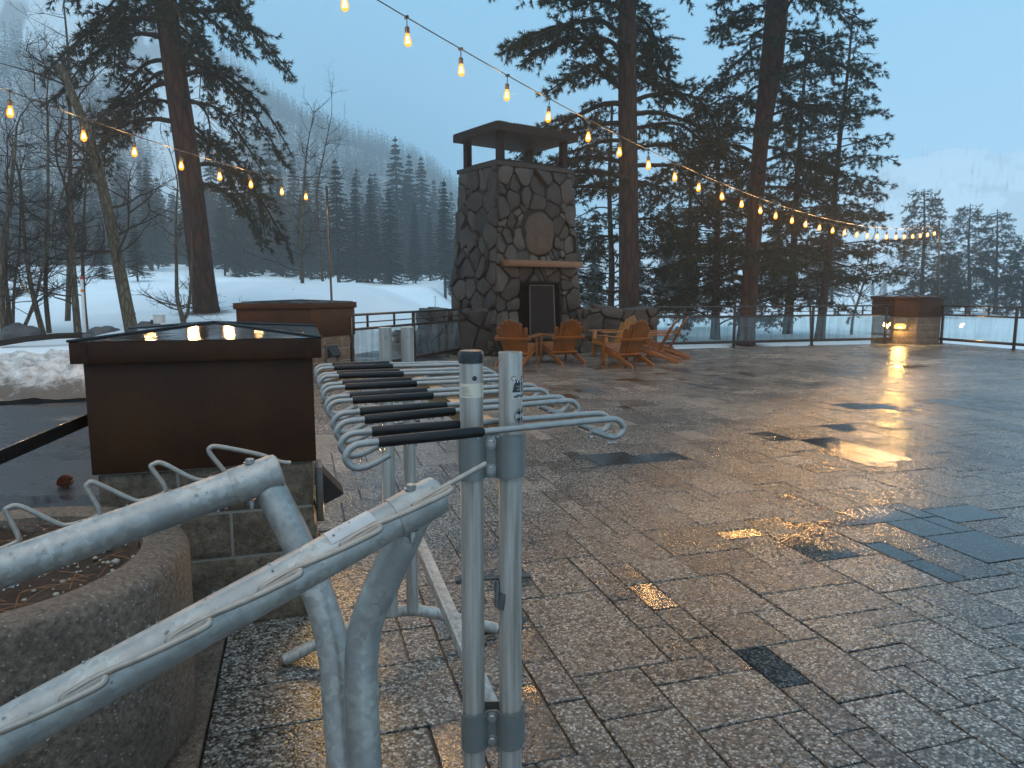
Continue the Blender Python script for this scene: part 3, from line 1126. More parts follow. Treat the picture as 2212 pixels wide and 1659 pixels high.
# ------------------------------------------------------------------ bike rack
def bike_rack():
    B_end, B_start = P(950, 1066, 1.10), P(-4, 1592, 0.80)
    A_end, A_start = P(606, 1015, 1.25), P(-4, 1232, 1.075)
    dB = (B_end - B_start).normalized()
    dA = (A_end - A_start).normalized()
    t = thing("bike_rack", "galvanised double bike rack with wavy wire wheel slots in the foreground", "bike rack", (A_end.x, A_end.y, 0))
    r = 0.0290
    ends = []
    for (e, d, nm) in ((A_end, dA, 0), (B_end, dB, 1)):
        s_ = e - d * 1.25
        m = MB()
        m.tube([s_, e - d * 0.075], r, 28)
        rail = m.build("rail_tube", MAT['galv'], t, smooth=50)
        m = MB()
        m.lathe(e - d * 0.083, [(r + 0.0012, 0), (r + 0.0022, 0.002), (r + 0.0022, 0.07), (r + 0.001, 0.079), (r - 0.004, 0.083)], 28, d)
        m.build("end_cap", MAT['galv'], rail, smooth=40)
        # bolt through the sleeve
        up = Vector((0, 0, 1))
        bp = e - d * 0.052 + up * (r + 0.003)
        m = MB()
        m.lathe(bp, [(0.0075, 0), (0.0075, 0.006), (0.006, 0.007)], 6, up)
        m.lathe(bp - up * 0.001, [(0.0105, 0), (0.0105, 0.002)], 14, up)
        m.build("bolt", MAT['steel'], rail, smooth=30)
        m = MB()
        lo = e - d * 0.052 - up * (r + 0.012)
        m.lathe(lo - up * 0.003, [(0.0045, -0.006), (0.0045, 0.0), (0.008, 0.001), (0.008, 0.008), (0.010, 0.009), (0.010, 0.011)], 8, up)
        m.build("nut", MAT['steel'], rail, smooth=30)
        ends.append((e, d, rail))
    # legs: bent tubes that meet back to back
    legA = fillet([P(575, 1040, 1.245), P(655, 1195, 1.245), P(722, 1380, 1.235), P(733, 1560, 1.22), P(748, 1700, 1.20)], 0.09, 6)
    legA[-1] = Vector((legA[-1].x, legA[-1].y, legA[-1].z))
    def to_floor(pts):
        e = pts[-1]
        return pts + [Vector((e.x, e.y, 0.0))]
    legB = fillet([P(900, 1105, 1.125), P(838, 1235, 1.135), P(788, 1345, 1.15), P(778, 1450, 1.15), P(790, 1700, 1.15)], 0.07, 6)
    for lg in (legA, legB):
        m = MB()
        m.tube(smoothpath(to_floor(lg)[:-1], 3) + [to_floor(lg)[-1]], 0.0272, 24)
        m.build("leg", MAT['galv'], t, smooth=60)
    # far pair of legs outside the frame carries the other end
    for (e, d, rail) in ends:
        s_ = e - d * 1.2
        m = MB()
        m.tube([s_, Vector((s_.x, s_.y, 0))], 0.0272, 20)
        m.build("leg", MAT['galv'], t, smooth=60)
    # wavy wires
    wr = 0.0042
    def wave(e, d, out, rr, s_from, pitch, amp, n, lean, side):
        pts = []
        base = lambda s: e - d * s + side * (rr + 0.002)
        s = s_from
        pts.append(base(s - 0.012))
        for i in range(n):
            # weld foot, climb steeply to the crest, fall slowly back to the tube
            pts += [base(s), base(s + 0.006) + out * amp * 0.15, base(s + lean) + out * amp, base(s + lean - 0.025) + out * amp * 1.02]
            pts += [base(s + lean - 0.05) + out * amp * 0.78]
            s += pitch
        return pts
    eA, _, railA = ends[0]
    # on tube A the loops rise on the far side, drawn from their seen crests
    def loopsA():
        feet = [(632, 860), (545, 1040)]
        pix = [
            [(642, 996), (622, 996), (592, 992), (552, 974), (518, 961), (470, 964), (452, 975), (462, 990), (488, 1020), (500, 1018)],
        ]
        m = MB()
        px = [(628, 1000), (606, 998), (560, 982), (480, 966), (456, 966), (454, 980), (487, 1022),
              (476, 1029), (440, 1038), (408, 1030), (352, 1001), (332, 1003), (328, 1012), (356, 1052), (350, 1068),
              (306, 1082), (282, 1078), (206, 1043), (190, 1046), (188, 1056), (214, 1102), (206, 1118),
              (150, 1134), (118, 1128), (45, 1094), (18, 1097), (14, 1108), (40, 1160), (30, 1174), (-30, 1196), (-60, 1196)]
        pts = []
        L = (A_end - A_start).length
        for (x, y) in px:
            f = (606 - x) / 610.0
            dep = 1.25 + (1.075 - 1.25) * f + 0.022
            pts.append(P(x, y, dep))
        m.tube(smoothpath(pts, 5), wr, 8)
        m.build("wheel_wire", MAT['wire'], railA, smooth=60)
    loopsA()
    eB, dBn, railB = ends[1]
    # on tube B the same wave leans toward the viewer and is seen almost edge-on
    side = dBn.cross(Vector((0, 0, 1))).normalized()          # to the right of the tube
    view = (EYE - (eB - dBn * 0.25)).normalized()
    out = (view - dBn * view.dot(dBn)).normalized()
    upn = dBn.cross(out).normalized()
    if upn.z < 0:
        upn = -upn
    m = MB()
    pitch = 0.118
    def bp(s_, o, q):
        c0 = eB - dBn * s_
        w = (EYE - c0).normalized()
        w = (w - dBn * w.dot(dBn)).normalized()
        n_ = dBn.cross(w).normalized()
        if n_.z < 0:
            n_ = -n_
        return c0 + w * (r + 0.003 + o) + n_ * q
    pts = [bp(-0.070, 0.018, 0.006)]
    for i in range(9):
        s0 = 0.045 + i * pitch
        # long fall to the weld, short stub back out to the next crest
        pts += [bp(s0 - 0.03, 0.010, 0.0055), bp(s0 + 0.004, 0.002, 0.0045), bp(s0 + 0.012, 0.000, 0.002), bp(s0 + 0.002, 0.010, -0.0005), bp(s0 - 0.030, 0.034, 0.0), bp(s0 - 0.036, 0.042, -0.001), bp(s0 - 0.026, 0.044, -0.0045), bp(s0 + 0.03, 0.030, -0.001)]
    m.tube(smoothpath(pts, 4), wr, 8)
    m.build("wheel_wire", MAT['wire'], railB, smooth=60)
    # peeling sticker on tube B
    m = MB()
    for (s0, s1, a0, a1) in ((0.115, 0.185, 0.35, 1.5),):
        vs, fs = [], []
        ax = upn
        for i in range(7):
            for j in range(5):
                a = a0 + (a1 - a0) * i / 6
                q = s0 + (s1 - s0) * j / 4
                vs.append(eB - dBn * q + (out * math.cos(a) + upn * math.sin(a)) * (r + 0.0009))
        for i in range(6):
            for j in range(4):
                fs.append((i * 5 + j, i * 5 + j + 1, (i + 1) * 5 + j + 1, (i + 1) * 5 + j))
        m.add(vs, fs)
    so = m.build("worn_sticker", MAT['paleslip'], railB)
    # drips under both rails
    rng = random.Random(8)
    for (e, d, rail) in ends:
        m = MB()
        for i in range(34):
            q = rng.uniform(0.02, 0.8)
            p = e - d * q + Vector((0, 0, -r - 0.002)) + side * rng.uniform(-0.004, 0.004)
            m.ball(p, rng.uniform(0.0015, 0.0034), (1, 1, 1.3))
        for i in range(110):
            q, a = rng.uniform(0.0, 0.8), rng.uniform(0.1, 3.0)
            s2 = d.cross(Vector((0, 0, 1))).normalized()
            p = e - d * q + (s2 * math.cos(a) + s2.cross(d) * math.sin(a)) * (r + 0.0015)
            m.ball(p, rng.uniform(0.0009, 0.0022))
        tag(m.build("water_drops", MAT['drop'], rail, smooth=180), kind='stuff')


MAT['wire'] = m_plain("weathered_wire", (0.33, 0.29, 0.25), 0.42, 0.6, nscale=70, var=0.4)
MAT['paleslip'] = m_plain("pale_worn_sticker", (0.5, 0.47, 0.45), 0.45, var=0.25, nscale=50)
bike_rack()

# ------------------------------------------------------------------ ski rack
def text_obj(body, size, loc, xdir, updir, mat, parent, name, wrap=None):
    cu = bpy.data.curves.new(name, 'FONT')
    cu.body = body
    cu.size = size
    cu.align_x = 'CENTER'
    cu.align_y = 'CENTER'
    cu.resolution_u = 2
    o = bpy.data.objects.new(name, cu)
    COL.objects.link(o)
    dg = bpy.context.evaluated_depsgraph_get()
    me = bpy.data.meshes.new_from_object(o.evaluated_get(dg))
    bpy.data.objects.remove(o)
    bpy.data.curves.remove(cu)
    x, u = Vector(xdir).normalized(), Vector(updir).normalized()
    n = x.cross(u)
    org = ORG.get(parent, Vector((0, 0, 0)))
    for v in me.vertices:
        if wrap:
            axis, rad, a0 = wrap            # wrap round a vertical tube
            a = a0 + v.co.x / rad
            p = Vector((axis.x + math.cos(a) * rad, axis.y + math.sin(a) * rad, loc.z + v.co.y))
            v.co = p - org
        else:
            v.co = Vector(loc) + x * v.co.x + u * v.co.y + n * v.co.z - org
    me.materials.clear()
    me.materials.append(mat)
    o2 = bpy.data.objects.new(name, me)
    COL.objects.link(o2)
    o2.parent = parent
    ORG[o2] = org
    return o2


def tube_patch(m, axis, rad, a0, a1, z0, z1, na=14, nz=2, shape=None):
    vs, fs = [], []
    for i in range(na + 1):
        for j in range(nz + 1):
            a, z = a0 + (a1 - a0) * i / na, z0 + (z1 - z0) * j / nz
            if shape:
                a, z = shape(i / na, j / nz)
            vs.append((axis.x + math.cos(a) * rad, axis.y + math.sin(a) * rad, z))
    for i in range(na):
        for j in range(nz):
            q = i * (nz + 1) + j
            fs.append((q, q + nz + 1, q + nz + 2, q + 1))
    m.add(vs, fs)


def ski_rack():
    PR = 0.0245
    f1, f2 = P(1018.5, 900, 1.475), P(1102.5, 900, 1.475)
    b1, b2 = P(836, 880, 2.74), P(883, 880, 2.78)
    for p in (f1, f2, b1, b2):
        p.z = 0
    t = thing("ski_rack", "aluminium ski and pole rack with paired hooks and black rubber sleeves", "ski rack", (f1.x, f1.y, 0))
    zt = 1.325
    posts = []
    for i, p in enumerate((f1, f2, b1, b2)):
        m = MB()
        zb_ = 0.03 if i < 2 else 0.16
        if i == 1:      # open topped tube shows its wall
            m.lathe(p, [(PR, 0.03), (PR, zt), (PR - 0.003, zt), (PR - 0.003, zt - 0.25)], 32)
        else:
            m.lathe(p, [(PR, zb_), (PR, zt - 0.004 if i == 0 else zt - 0.015), (PR - 0.002, zt - 0.003 if i == 0 else zt - 0.014)], 32)
        # rolled seam ridge down the tube
        for a in (-0.6, -2.6):
            q = p + Vector((math.cos(a), math.sin(a), 0)) * (PR + 0.0003)
            m.tube([(q.x, q.y, zb_ + 0.02), (q.x, q.y, zt - 0.02)], 0.0012, 5)
        po = m.build("post", MAT['alu'], t, smooth=50)
        posts.append(po)
    m = MB()
    m.lathe(f1, [(PR + 0.0015, zt - 0.022), (PR + 0.0018, zt - 0.003), (PR - 0.001, zt + 0.003), (PR - 0.006, zt + 0.004)], 28)
    m.build("end_cap", MAT['stick'], posts[0], smooth=40)
    # drilled holes and plugs near the tops
    for i, p in enumerate((f1, f2, b1, b2)):
        toc = (EYE - p)
        toc.z = 0
        toc.normalize()
        a = math.atan2(toc.y, toc.x) + (0.28 if i < 2 else 0.1)
        q = p + Vector((math.cos(a), math.sin(a), 0)) * PR
        nn = Vector((math.cos(a), math.sin(a), 0))
        m = MB()
        m.lathe(Vector((q.x, q.y, zt - 0.052)) - nn * 0.003, [(0.0052, 0), (0.0052, 0.0037)], 16, nn)
        m.build("hole_plug" if i else "drilled_hole", MAT['stick'], posts[i])
        if i:
            m = MB()
            m.lathe(Vector((q.x, q.y, zt - 0.052)) - nn * 0.003, [(0.0042, 0), (0.0042, 0.0041)], 16, nn)
            m.build("plug_face", MAT['alu'], posts[i])
    # labels: cream instruction label on the capped post
    ang = lambda p: math.atan2(EYE.y - p.y, EYE.x - p.x)
    m = MB()
    a0 = ang(f1)
    tube_patch(m, f1, PR + 0.0008, a0 - 1.25, a0 + 1.45, 1.233, 1.262)
    lb = m.build("instruction_label", MAT['label'], posts[0], smooth=60)
    m = MB()
    rng = random.Random(2)
    for i in range(7):
        z = 1.2375 + i * 0.0028
        s_ = a0 - 0.95 + rng.uniform(0, 0.1)
        tube_patch(m, f1, PR + 0.0013, s_, s_ + rng.uniform(0.5, 0.95), z, z + 0.0007, 8, 1)
    m.build("printed_lines", MAT['ink'], lb)
    # black stickers on the right post, wrapped to its right side
    a2 = ang(f2)
    m = MB()
    tube_patch(m, f2, PR + 0.0008, a2 + 0.15, a2 + 1.55, 1.2445, 1.280, 14, 4,
               lambda x, y: (a2 + 0.15 + 1.4 * x + (0.25 * y * (1 - x)), 1.2445 + (0.0345 - 0.010 * (1 - x) * 1) * y))
    s1 = m.build("shop_sticker", MAT['stick'], posts[1], smooth=60)
    m = MB()
    tube_patch(m, f2, PR + 0.0008, a2 + 0.15, a2 + 1.5, 1.2305, 1.2437)
    s1b = m.build("shop_sticker", MAT['paleslip'], posts[1], smooth=60)
    m = MB()
    cc = a2 + 0.95
    vs, fs = [], []
    for i in range(25):
        th = 2 * math.pi * i / 24
        a, z = cc + math.cos(th) * 0.0155 / PR, 1.195 + math.sin(th) * 0.0155
        vs.append((f2.x + math.cos(a) * (PR + 0.0008), f2.y + math.sin(a) * (PR + 0.0008), z))
    m.add(vs[:24] + [(f2.x + math.cos(cc) * (PR + 0.0008), f2.y + math.sin(cc) * (PR + 0.0008), 1.195)], [(i, (i + 1) % 24, 24) for i in range(24)])
    # bow the disc round the tube with a middle ring
    s2 = m.build("round_sticker", MAT['stick'], posts[1], smooth=60)
    try:
        text_obj("SW&", 0.0150, Vector((0, 0, 1.268)), (1, 0, 0), (0, 0, 1), MAT['white'], s1, "sticker_lettering", (f2, PR + 0.0014, a2 + 0.80))
        text_obj("NATURAL", 0.0036, Vector((0, 0, 1.2495)), (1, 0, 0), (0, 0, 1), MAT['white'], s1, "sticker_lettering", (f2, PR + 0.0014, a2 + 0.85))
        m = MB()
        for (z, q0, q1) in ((1.2565, 0.45, 1.35), (1.2535, 0.62, 1.3)):
            tube_patch(m, f2, PR + 0.0014, a2 + q0, a2 + q1, z, z + 0.0007, 8, 1)
        m.build("printed_lines", MAT['greypl'], s1)
        m = MB()
        rg_ = random.Random(4)
        for i in range(9):
            q0 = a2 + 0.28 + i * 0.125
            tube_patch(m, f2, PR + 0.0014, q0, q0 + 0.10, 1.2325 + rg_.uniform(0, 0.003), 1.2375 + rg_.uniform(0, 0.004), 3, 1)
        m.build("printed_scene", MAT['ink'], s1b)
        m = MB()
        ring = []
        for i in range(33):
            th = 2 * math.pi * i / 32
            a = cc + math.cos(th) * 0.0135 / PR
            ring.append((f2.x + math.cos(a) * (PR + 0.0015), f2.y + math.sin(a) * (PR + 0.0015), 1.195 + math.sin(th) * 0.0135))
        m.tube(ring, 0.0004, 4, cap=False)
        m.build("printed_ring", MAT['white'], s2)
        text_obj("SW&", 0.0125, Vector((0, 0, 1.194)), (1, 0, 0), (0, 0, 1), MAT['white'], s2, "sticker_lettering", (f2, PR + 0.0016, a2 + 0.90))
    except Exception as ex:
        print("text", ex)
    # clamp plates wrap both posts, bolted in the valley between
    xdir = (f2 - f1).normalized()
    nrm = Vector((xdir.y, -xdir.x, 0))
    if nrm.dot(EYE - f1) < 0:
        nrm = -nrm
    gap = (f2 - f1).length

    def clamp_plate(fa, fb, z0, z1, name="clamp_plate"):
        xd = (fb - fa).normalized()
        nr = Vector((xd.y, -xd.x, 0))
        if nr.dot(EYE - fa) < 0:
            nr = -nr
        g = (fb - fa).length
        R = PR + 0.0035
        prof = []
        for i in range(9):      # left hug
            a = math.pi - 0.25 + (-(math.pi - 0.25) + 0.75) * i / 8
            prof.append((math.cos(a) * R, math.sin(a) * R))
        prof += [(R + 0.003, 0.005), (g - R - 0.003, 0.005)]
        for i in range(9):
            a = math.pi - 0.75 + (-(math.pi - 0.75) + 0.25 - 0.0) * i / 8
            prof.append((g + math.cos(a) * R, math.sin(a) * R))
        prof.append((g + R + 0.004, -0.008))
        m = MB()
        n = len(prof)
        vs = []
        for th in (0, 0.0035):
            for z in (z0, z1):
                for (x, y) in prof:
                    p = fa + xd * x + nr * (y + th)
                    vs.append((p.x, p.y, z + 0.004 * (x / g - 0.4)))
        fs = []
        for i in range(n - 1):
            fs += [(i + 1, i, n + i, n + i + 1), (2 * n + i, 2 * n + i + 1, 3 * n + i + 1, 3 * n + i), (i, i + 1, 2 * n + i + 1, 2 * n + i), (n + i + 1, n + i, 3 * n + i, 3 * n + i + 1)]
        fs += [(0, 2 * n, 3 * n, n), (n - 1, 2 * n - 1, 4 * n - 1, 3 * n - 1)]
        m.add(vs, fs)
        # rear strap
        m.box((fa + fb) / 2 - nr * (PR + 0.003) + Vector((0, 0, (z0 + z1) / 2)), (g + 0.05, 0.004, z1 - z0), (xd, nr, Vector((0, 0, 1))))
        c = m.build(name, MAT['clamp'], t, smooth=40)
        for z in (z0 + (z1 - z0) * 0.2, z0 + (z1 - z0) * 0.82):
            b = MB()
            q = fa + xd * g / 2 + nr * 0.0085
            q.z = z
            b.lathe(q, [(0.0125, 0), (0.0125, 0.0018)], 20, nr)
            b.lathe(q + nr * 0.0018, [(0.0098, 0), (0.0098, 0.0065), (0.008, 0.0078)], 6, nr)
            b.build("bolt", MAT['steel'], c, smooth=30)
        return c

    clamp_plate(f1, f2, 1.062, 1.152)
    clamp_plate(f1, f2, 0.455, 0.54)
    # top beam between the frames, hooks lie across it
    fm, bmid = (f1 + f2) / 2, (b1 + b2) / 2
    bd = (bmid - fm).normalized()
    sd = Vector((bd.y, -bd.x, 0))
    ZB = 1.152
    m = MB()
    a, b = fm + bd * 0.015, bmid - bd * 0.0
    a.z = b.z = ZB
    a.z = ZB
    m.bar(a + Vector((0, 0, -0.008)), b + Vector((0, 0, -0.008)), 0.006, 0.045)
    m.bar(a + sd * 0.016 + Vector((0, 0, 0.0125)), b + sd * 0.016 + Vector((0, 0, 0.0125)), 0.038, 0.005)
    m.build("hook_beam", MAT['rust'], t, bevel=0.001)
    rr = 0.0068
    L = (bmid - fm).length
    rng = random.Random(5)
    dr = MB()
    for i in range(6):
        for j in (0, 1):
            s = -0.065 + 0.088 * j + i * (L + 0.02) / 5.35
            ang = (0.10 if i < 2 else 0.0) + rng.uniform(-0.02, 0.02) + (0.012 if j == 0 else -0.012)
            d = (sd + bd * math.tan(ang)).normalized()
            c = fm + bd * s
            c.z = ZB + 0.0225
            up = Vector((0, 0, 1))
            tilt = rng.uniform(-0.012, 0.02)
            sag = lambda q: Vector((0, 0, q * tilt))
            lw, rw = 0.30, 0.285
            pts = []
            # left hook, rod, right hook; loops hang below and turn back in
            hookL = [c - d * (lw - 0.075) - up * 0.026, c - d * (lw - 0.035) - up * 0.043, c - d * (lw - 0.008) - up * 0.043, c - d * (lw + 0.006) - up * 0.023, c - d * (lw - 0.010) - up * 0.003, c - d * (lw - 0.050)]
            rod = [c - d * 0.15, c + d * 0.0, c + d * 0.15]
            hookR = [c + d * (rw - 0.05), c + d * (rw - 0.012) - up * 0.003, c + d * (rw + 0.006) - up * 0.022, c + d * (rw - 0.006) - up * 0.038, c + d * (rw - 0.03) - up * 0.038, c + d * (rw - 0.075) - up * 0.020]
            pts = [p + sag((p - c).dot(d)) for p in hookL + rod + hookR]
            m = MB()
            m.tube(smoothpath(pts, 5), rr, 12)
            hk = m.build("ski_hook", MAT['wire2'], t, smooth=60)
            m = MB()
            q0, q1 = c - d * 0.245, c - d * 0.035
            q0, q1 = q0 + sag(-0.245), q1 + sag(-0.035)
            m.tube([q0, q0 + d * 0.003, q1 - d * 0.003, q1], [rr + 0.0018, rr + 0.0038, rr + 0.0038, rr + 0.0018], 14)
            m.build("rubber_sleeve", MAT['rubber'], hk, smooth=50)
            for q in range(15 if i < 3 else 7):
                w = rng.uniform(-0.24, 0.0)
                p = c + d * w + sag(w) - up * (rr + 0.0048)
                dr.ball(p, rng.uniform(0.0022, 0.004), (1, 1, 1.3))
            for q in range(4):
                p = c - d * (lw - 0.01) - up * 0.053 + sag(-0.3)
                dr.ball(p + d * rng.uniform(-0.01, 0.03), rng.uniform(0.0025, 0.004), (1, 1, 1.4))
                p = c + d * (rw - 0.02) - up * 0.050 + sag(0.28)
                dr.ball(p + d * rng.uniform(-0.02, 0.02), rng.uniform(0.0025, 0.004), (1, 1, 1.4))
    tag(dr.build("water_drops", MAT['drop'], t, smooth=180), kind='stuff')
    # diagonal brace from the rear top to the front lower clamp
    m = MB()
    m.bar(bmid + Vector((0, 0, 0.60)) - bd * 0.02, fm + Vector((0, 0, 0.50)) + bd * 0.02, 0.036, 0.008, (1, 0, 0))
    m.bar(bmid + Vector((0, 0, 0.60)) - bd * 0.02 + sd * 0.018, fm + Vector((0, 0, 0.50)) + bd * 0.02 + sd * 0.018, 0.008, 0.036, (1, 0, 0))
    m.build("brace", MAT['alu'], t, bevel=0.001)
    # arched feet
    def foot(c, half_l, half_r, zc):
        pts = [c - sd * half_l + Vector((0, 0, 0.022)), c - sd * 0.10 + Vector((0, 0, zc)), c + sd * 0.06 + Vector((0, 0, zc)), c + sd * half_r + Vector((0, 0, 0.022))]
        m = MB()
        m.tube(fillet(pts, 0.1, 6), 0.0235, 20)
        m.build("foot", MAT['alu'], t, smooth=50)
    foot(bmid + bd * 0.02, 0.46, 0.40, 0.16)
    foot(fm, 0.36, 0.36, 0.12)
    # locking pins with a hanging clip between the posts
    for (fa, fb, z, ln) in ((f1, f2, 0.835, 1.0), (b1, b2, 0.93, 1.0)):
        xd = (fb - fa).normalized()
        nr = Vector((xd.y, -xd.x, 0))
        if nr.dot(EYE - fa) < 0:
            nr = -nr
        zz = Vector((0, 0, z))
        m = MB()
        m.tube([fa - xd * (PR + 0.008) + zz - nr * 0.0, fb + xd * (PR + 0.02) + zz + Vector((0, 0, 0.010))], 0.0052, 10)
        m.tube([fa - xd * (PR + 0.011) + zz, fa - xd * (PR + 0.002) + zz], 0.009, 10)
        m.build("locking_pin", MAT['pin'], t, smooth=50)
        m = MB()
        c = fa + xd * (gap * 0.66) + zz + nr * 0.004
        m.tube([c, c + Vector((0, 0, -0.025)) + nr * 0.008, c + Vector((0, 0, -0.05)) + nr * 0.012], 0.007, 10)
        m.tube([c + Vector((0, 0, -0.022)) + xd * 0.012 + nr * 0.012, c + Vector((0, 0, -0.056)) + xd * 0.006 + nr * 0.014], 0.0085, 12)
        m.build("hanging_clip", MAT['pin'], t, smooth=50)
    # worn marks ring at each rear post
    return t


MAT['wire2'] = m_plain("zinc_hook_rod", (0.32, 0.31, 0.295), 0.42, 0.65, nscale=55, var=0.35, bump=0.1)
MAT['pin'] = m_plain("dull_dark_pin", (0.10, 0.10, 0.10), 0.4, 0.5)
ski_rack()

# ------------------------------------------------------------------ stone masonry
def clip_poly(poly, nx, ny, c):
    out = []
    n = len(poly)
    for i in range(n):
        p, q = poly[i], poly[(i + 1) % n]
        dp, dq = p[0] * nx + p[1] * ny - c, q[0] * nx + q[1] * ny - c
        if dp <= 0:
            out.append(p)
        if (dp < 0 < dq) or (dq < 0 < dp):
            t = dp / (dp - dq)
            out.append((p[0] + (q[0] - p[0]) * t, p[1] + (q[1] - p[1]) * t))
    return out


def stones(m, rect, fmap, rng, size=0.3, special=(), relief=0.09, tone=(0.08, 0.92), gap=0.009):
    """power-diagram field stones over rect (s0, t0, s1, t1); fmap(s, t, out) -> world"""
    s0, t0, s1, t1 = rect
    seeds = [(x, y, w, tn) for (x, y, w, tn) in special]
    n = max(2, int((s1 - s0) * (t1 - t0) / (size * size) * 1.05))
    tries = 0
    while len(seeds) < n + len(special) and tries < n * 60:
        tries += 1
        x, y = rng.uniform(s0, s1), rng.uniform(t0, t1)
        w = rng.choice((0.0, 0.0, 0.015, 0.05, 0.11, 0.16)) * (size / 0.3) ** 2 * 0.6
        if all((x - a) ** 2 + (y - b_) ** 2 > (size * 0.42) ** 2 + (c_ * 1.05 if c_ > 0.05 else 0) for a, b_, c_, _ in seeds):
            seeds.append((x, y, w, None))
    for i, (x, y, w, tn) in enumerate(seeds):
        poly = [(s0, t0), (s1, t0), (s1, t1), (s0, t1)]
        for j, (a, b_, w2, _) in enumerate(seeds):
            if j == i:
                continue
            nx, ny = a - x, b_ - y
            c = (a * a + b_ * b_ - x * x - y * y + w - w2) / 2
            poly = clip_poly(poly, nx, ny, c)
            if len(poly) < 3:
                break
        if len(poly) < 3:
            continue
        cx = sum(p[0] for p in poly) / len(poly)
        cy_ = sum(p[1] for p in poly) / len(poly)
        rad = sum(math.hypot(p[0] - cx, p[1] - cy_) for p in poly) / len(poly)
        if rad < 0.04:
            continue
        # round the corners
        for _ in range(2):
            q = []
            ca = 0.14 if _ == 0 else 0.24
            for k_ in range(len(poly)):
                p, r = poly[k_], poly[(k_ + 1) % len(poly)]
                q += [(p[0] * (1 - ca) + r[0] * ca, p[1] * (1 - ca) + r[1] * ca), (p[0] * ca + r[0] * (1 - ca), p[1] * ca + r[1] * (1 - ca))]
            poly = q
        g = max(0.3, 1 - gap / rad)
        nn = len(poly)
        vs, fs = [], []
        hh = relief * rng.uniform(0.35, 1.25)
        tiltx, tilty = rng.uniform(-0.2, 0.2), rng.uniform(-0.2, 0.2)
        rings = [(g, -0.03), (g * 0.99, hh * 0.5), (g * 0.94, hh * 0.88), (g * 0.6, hh)]
        jit = [rng.uniform(0.92, 1.0) for _ in range(nn)]
        for (sc, h) in rings:
            for k_, p in enumerate(poly):
                dx, dy = (p[0] - cx) * sc * jit[k_], (p[1] - cy_) * sc * jit[k_]
                o_ = h + (dx * tiltx + dy * tilty if h > 0 else 0) + (mnoise.noise(Vector((cx + dx, cy_ + dy, 3)) * 5) * 0.025 if h > 0 else 0)
                vs.append(fmap(cx + dx, cy_ + dy, o_))
        vs.append(fmap(cx, cy_, hh * 1.02))
        for r_ in range(3):
            for k_ in range(nn):
                k2 = (k_ + 1) % nn
                fs.append((r_ * nn + k_, r_ * nn + k2, (r_ + 1) * nn + k2, (r_ + 1) * nn + k_))
        for k_ in range(nn):
            fs.append((3 * nn + k_, 3 * nn + (k_ + 1) % nn, 4 * nn))
        m.cur = tn if tn is not None else rng.uniform(*tone) if rng.random() > 0.06 else rng.uniform(0.85, 0.93)
        m.add(vs, fs)


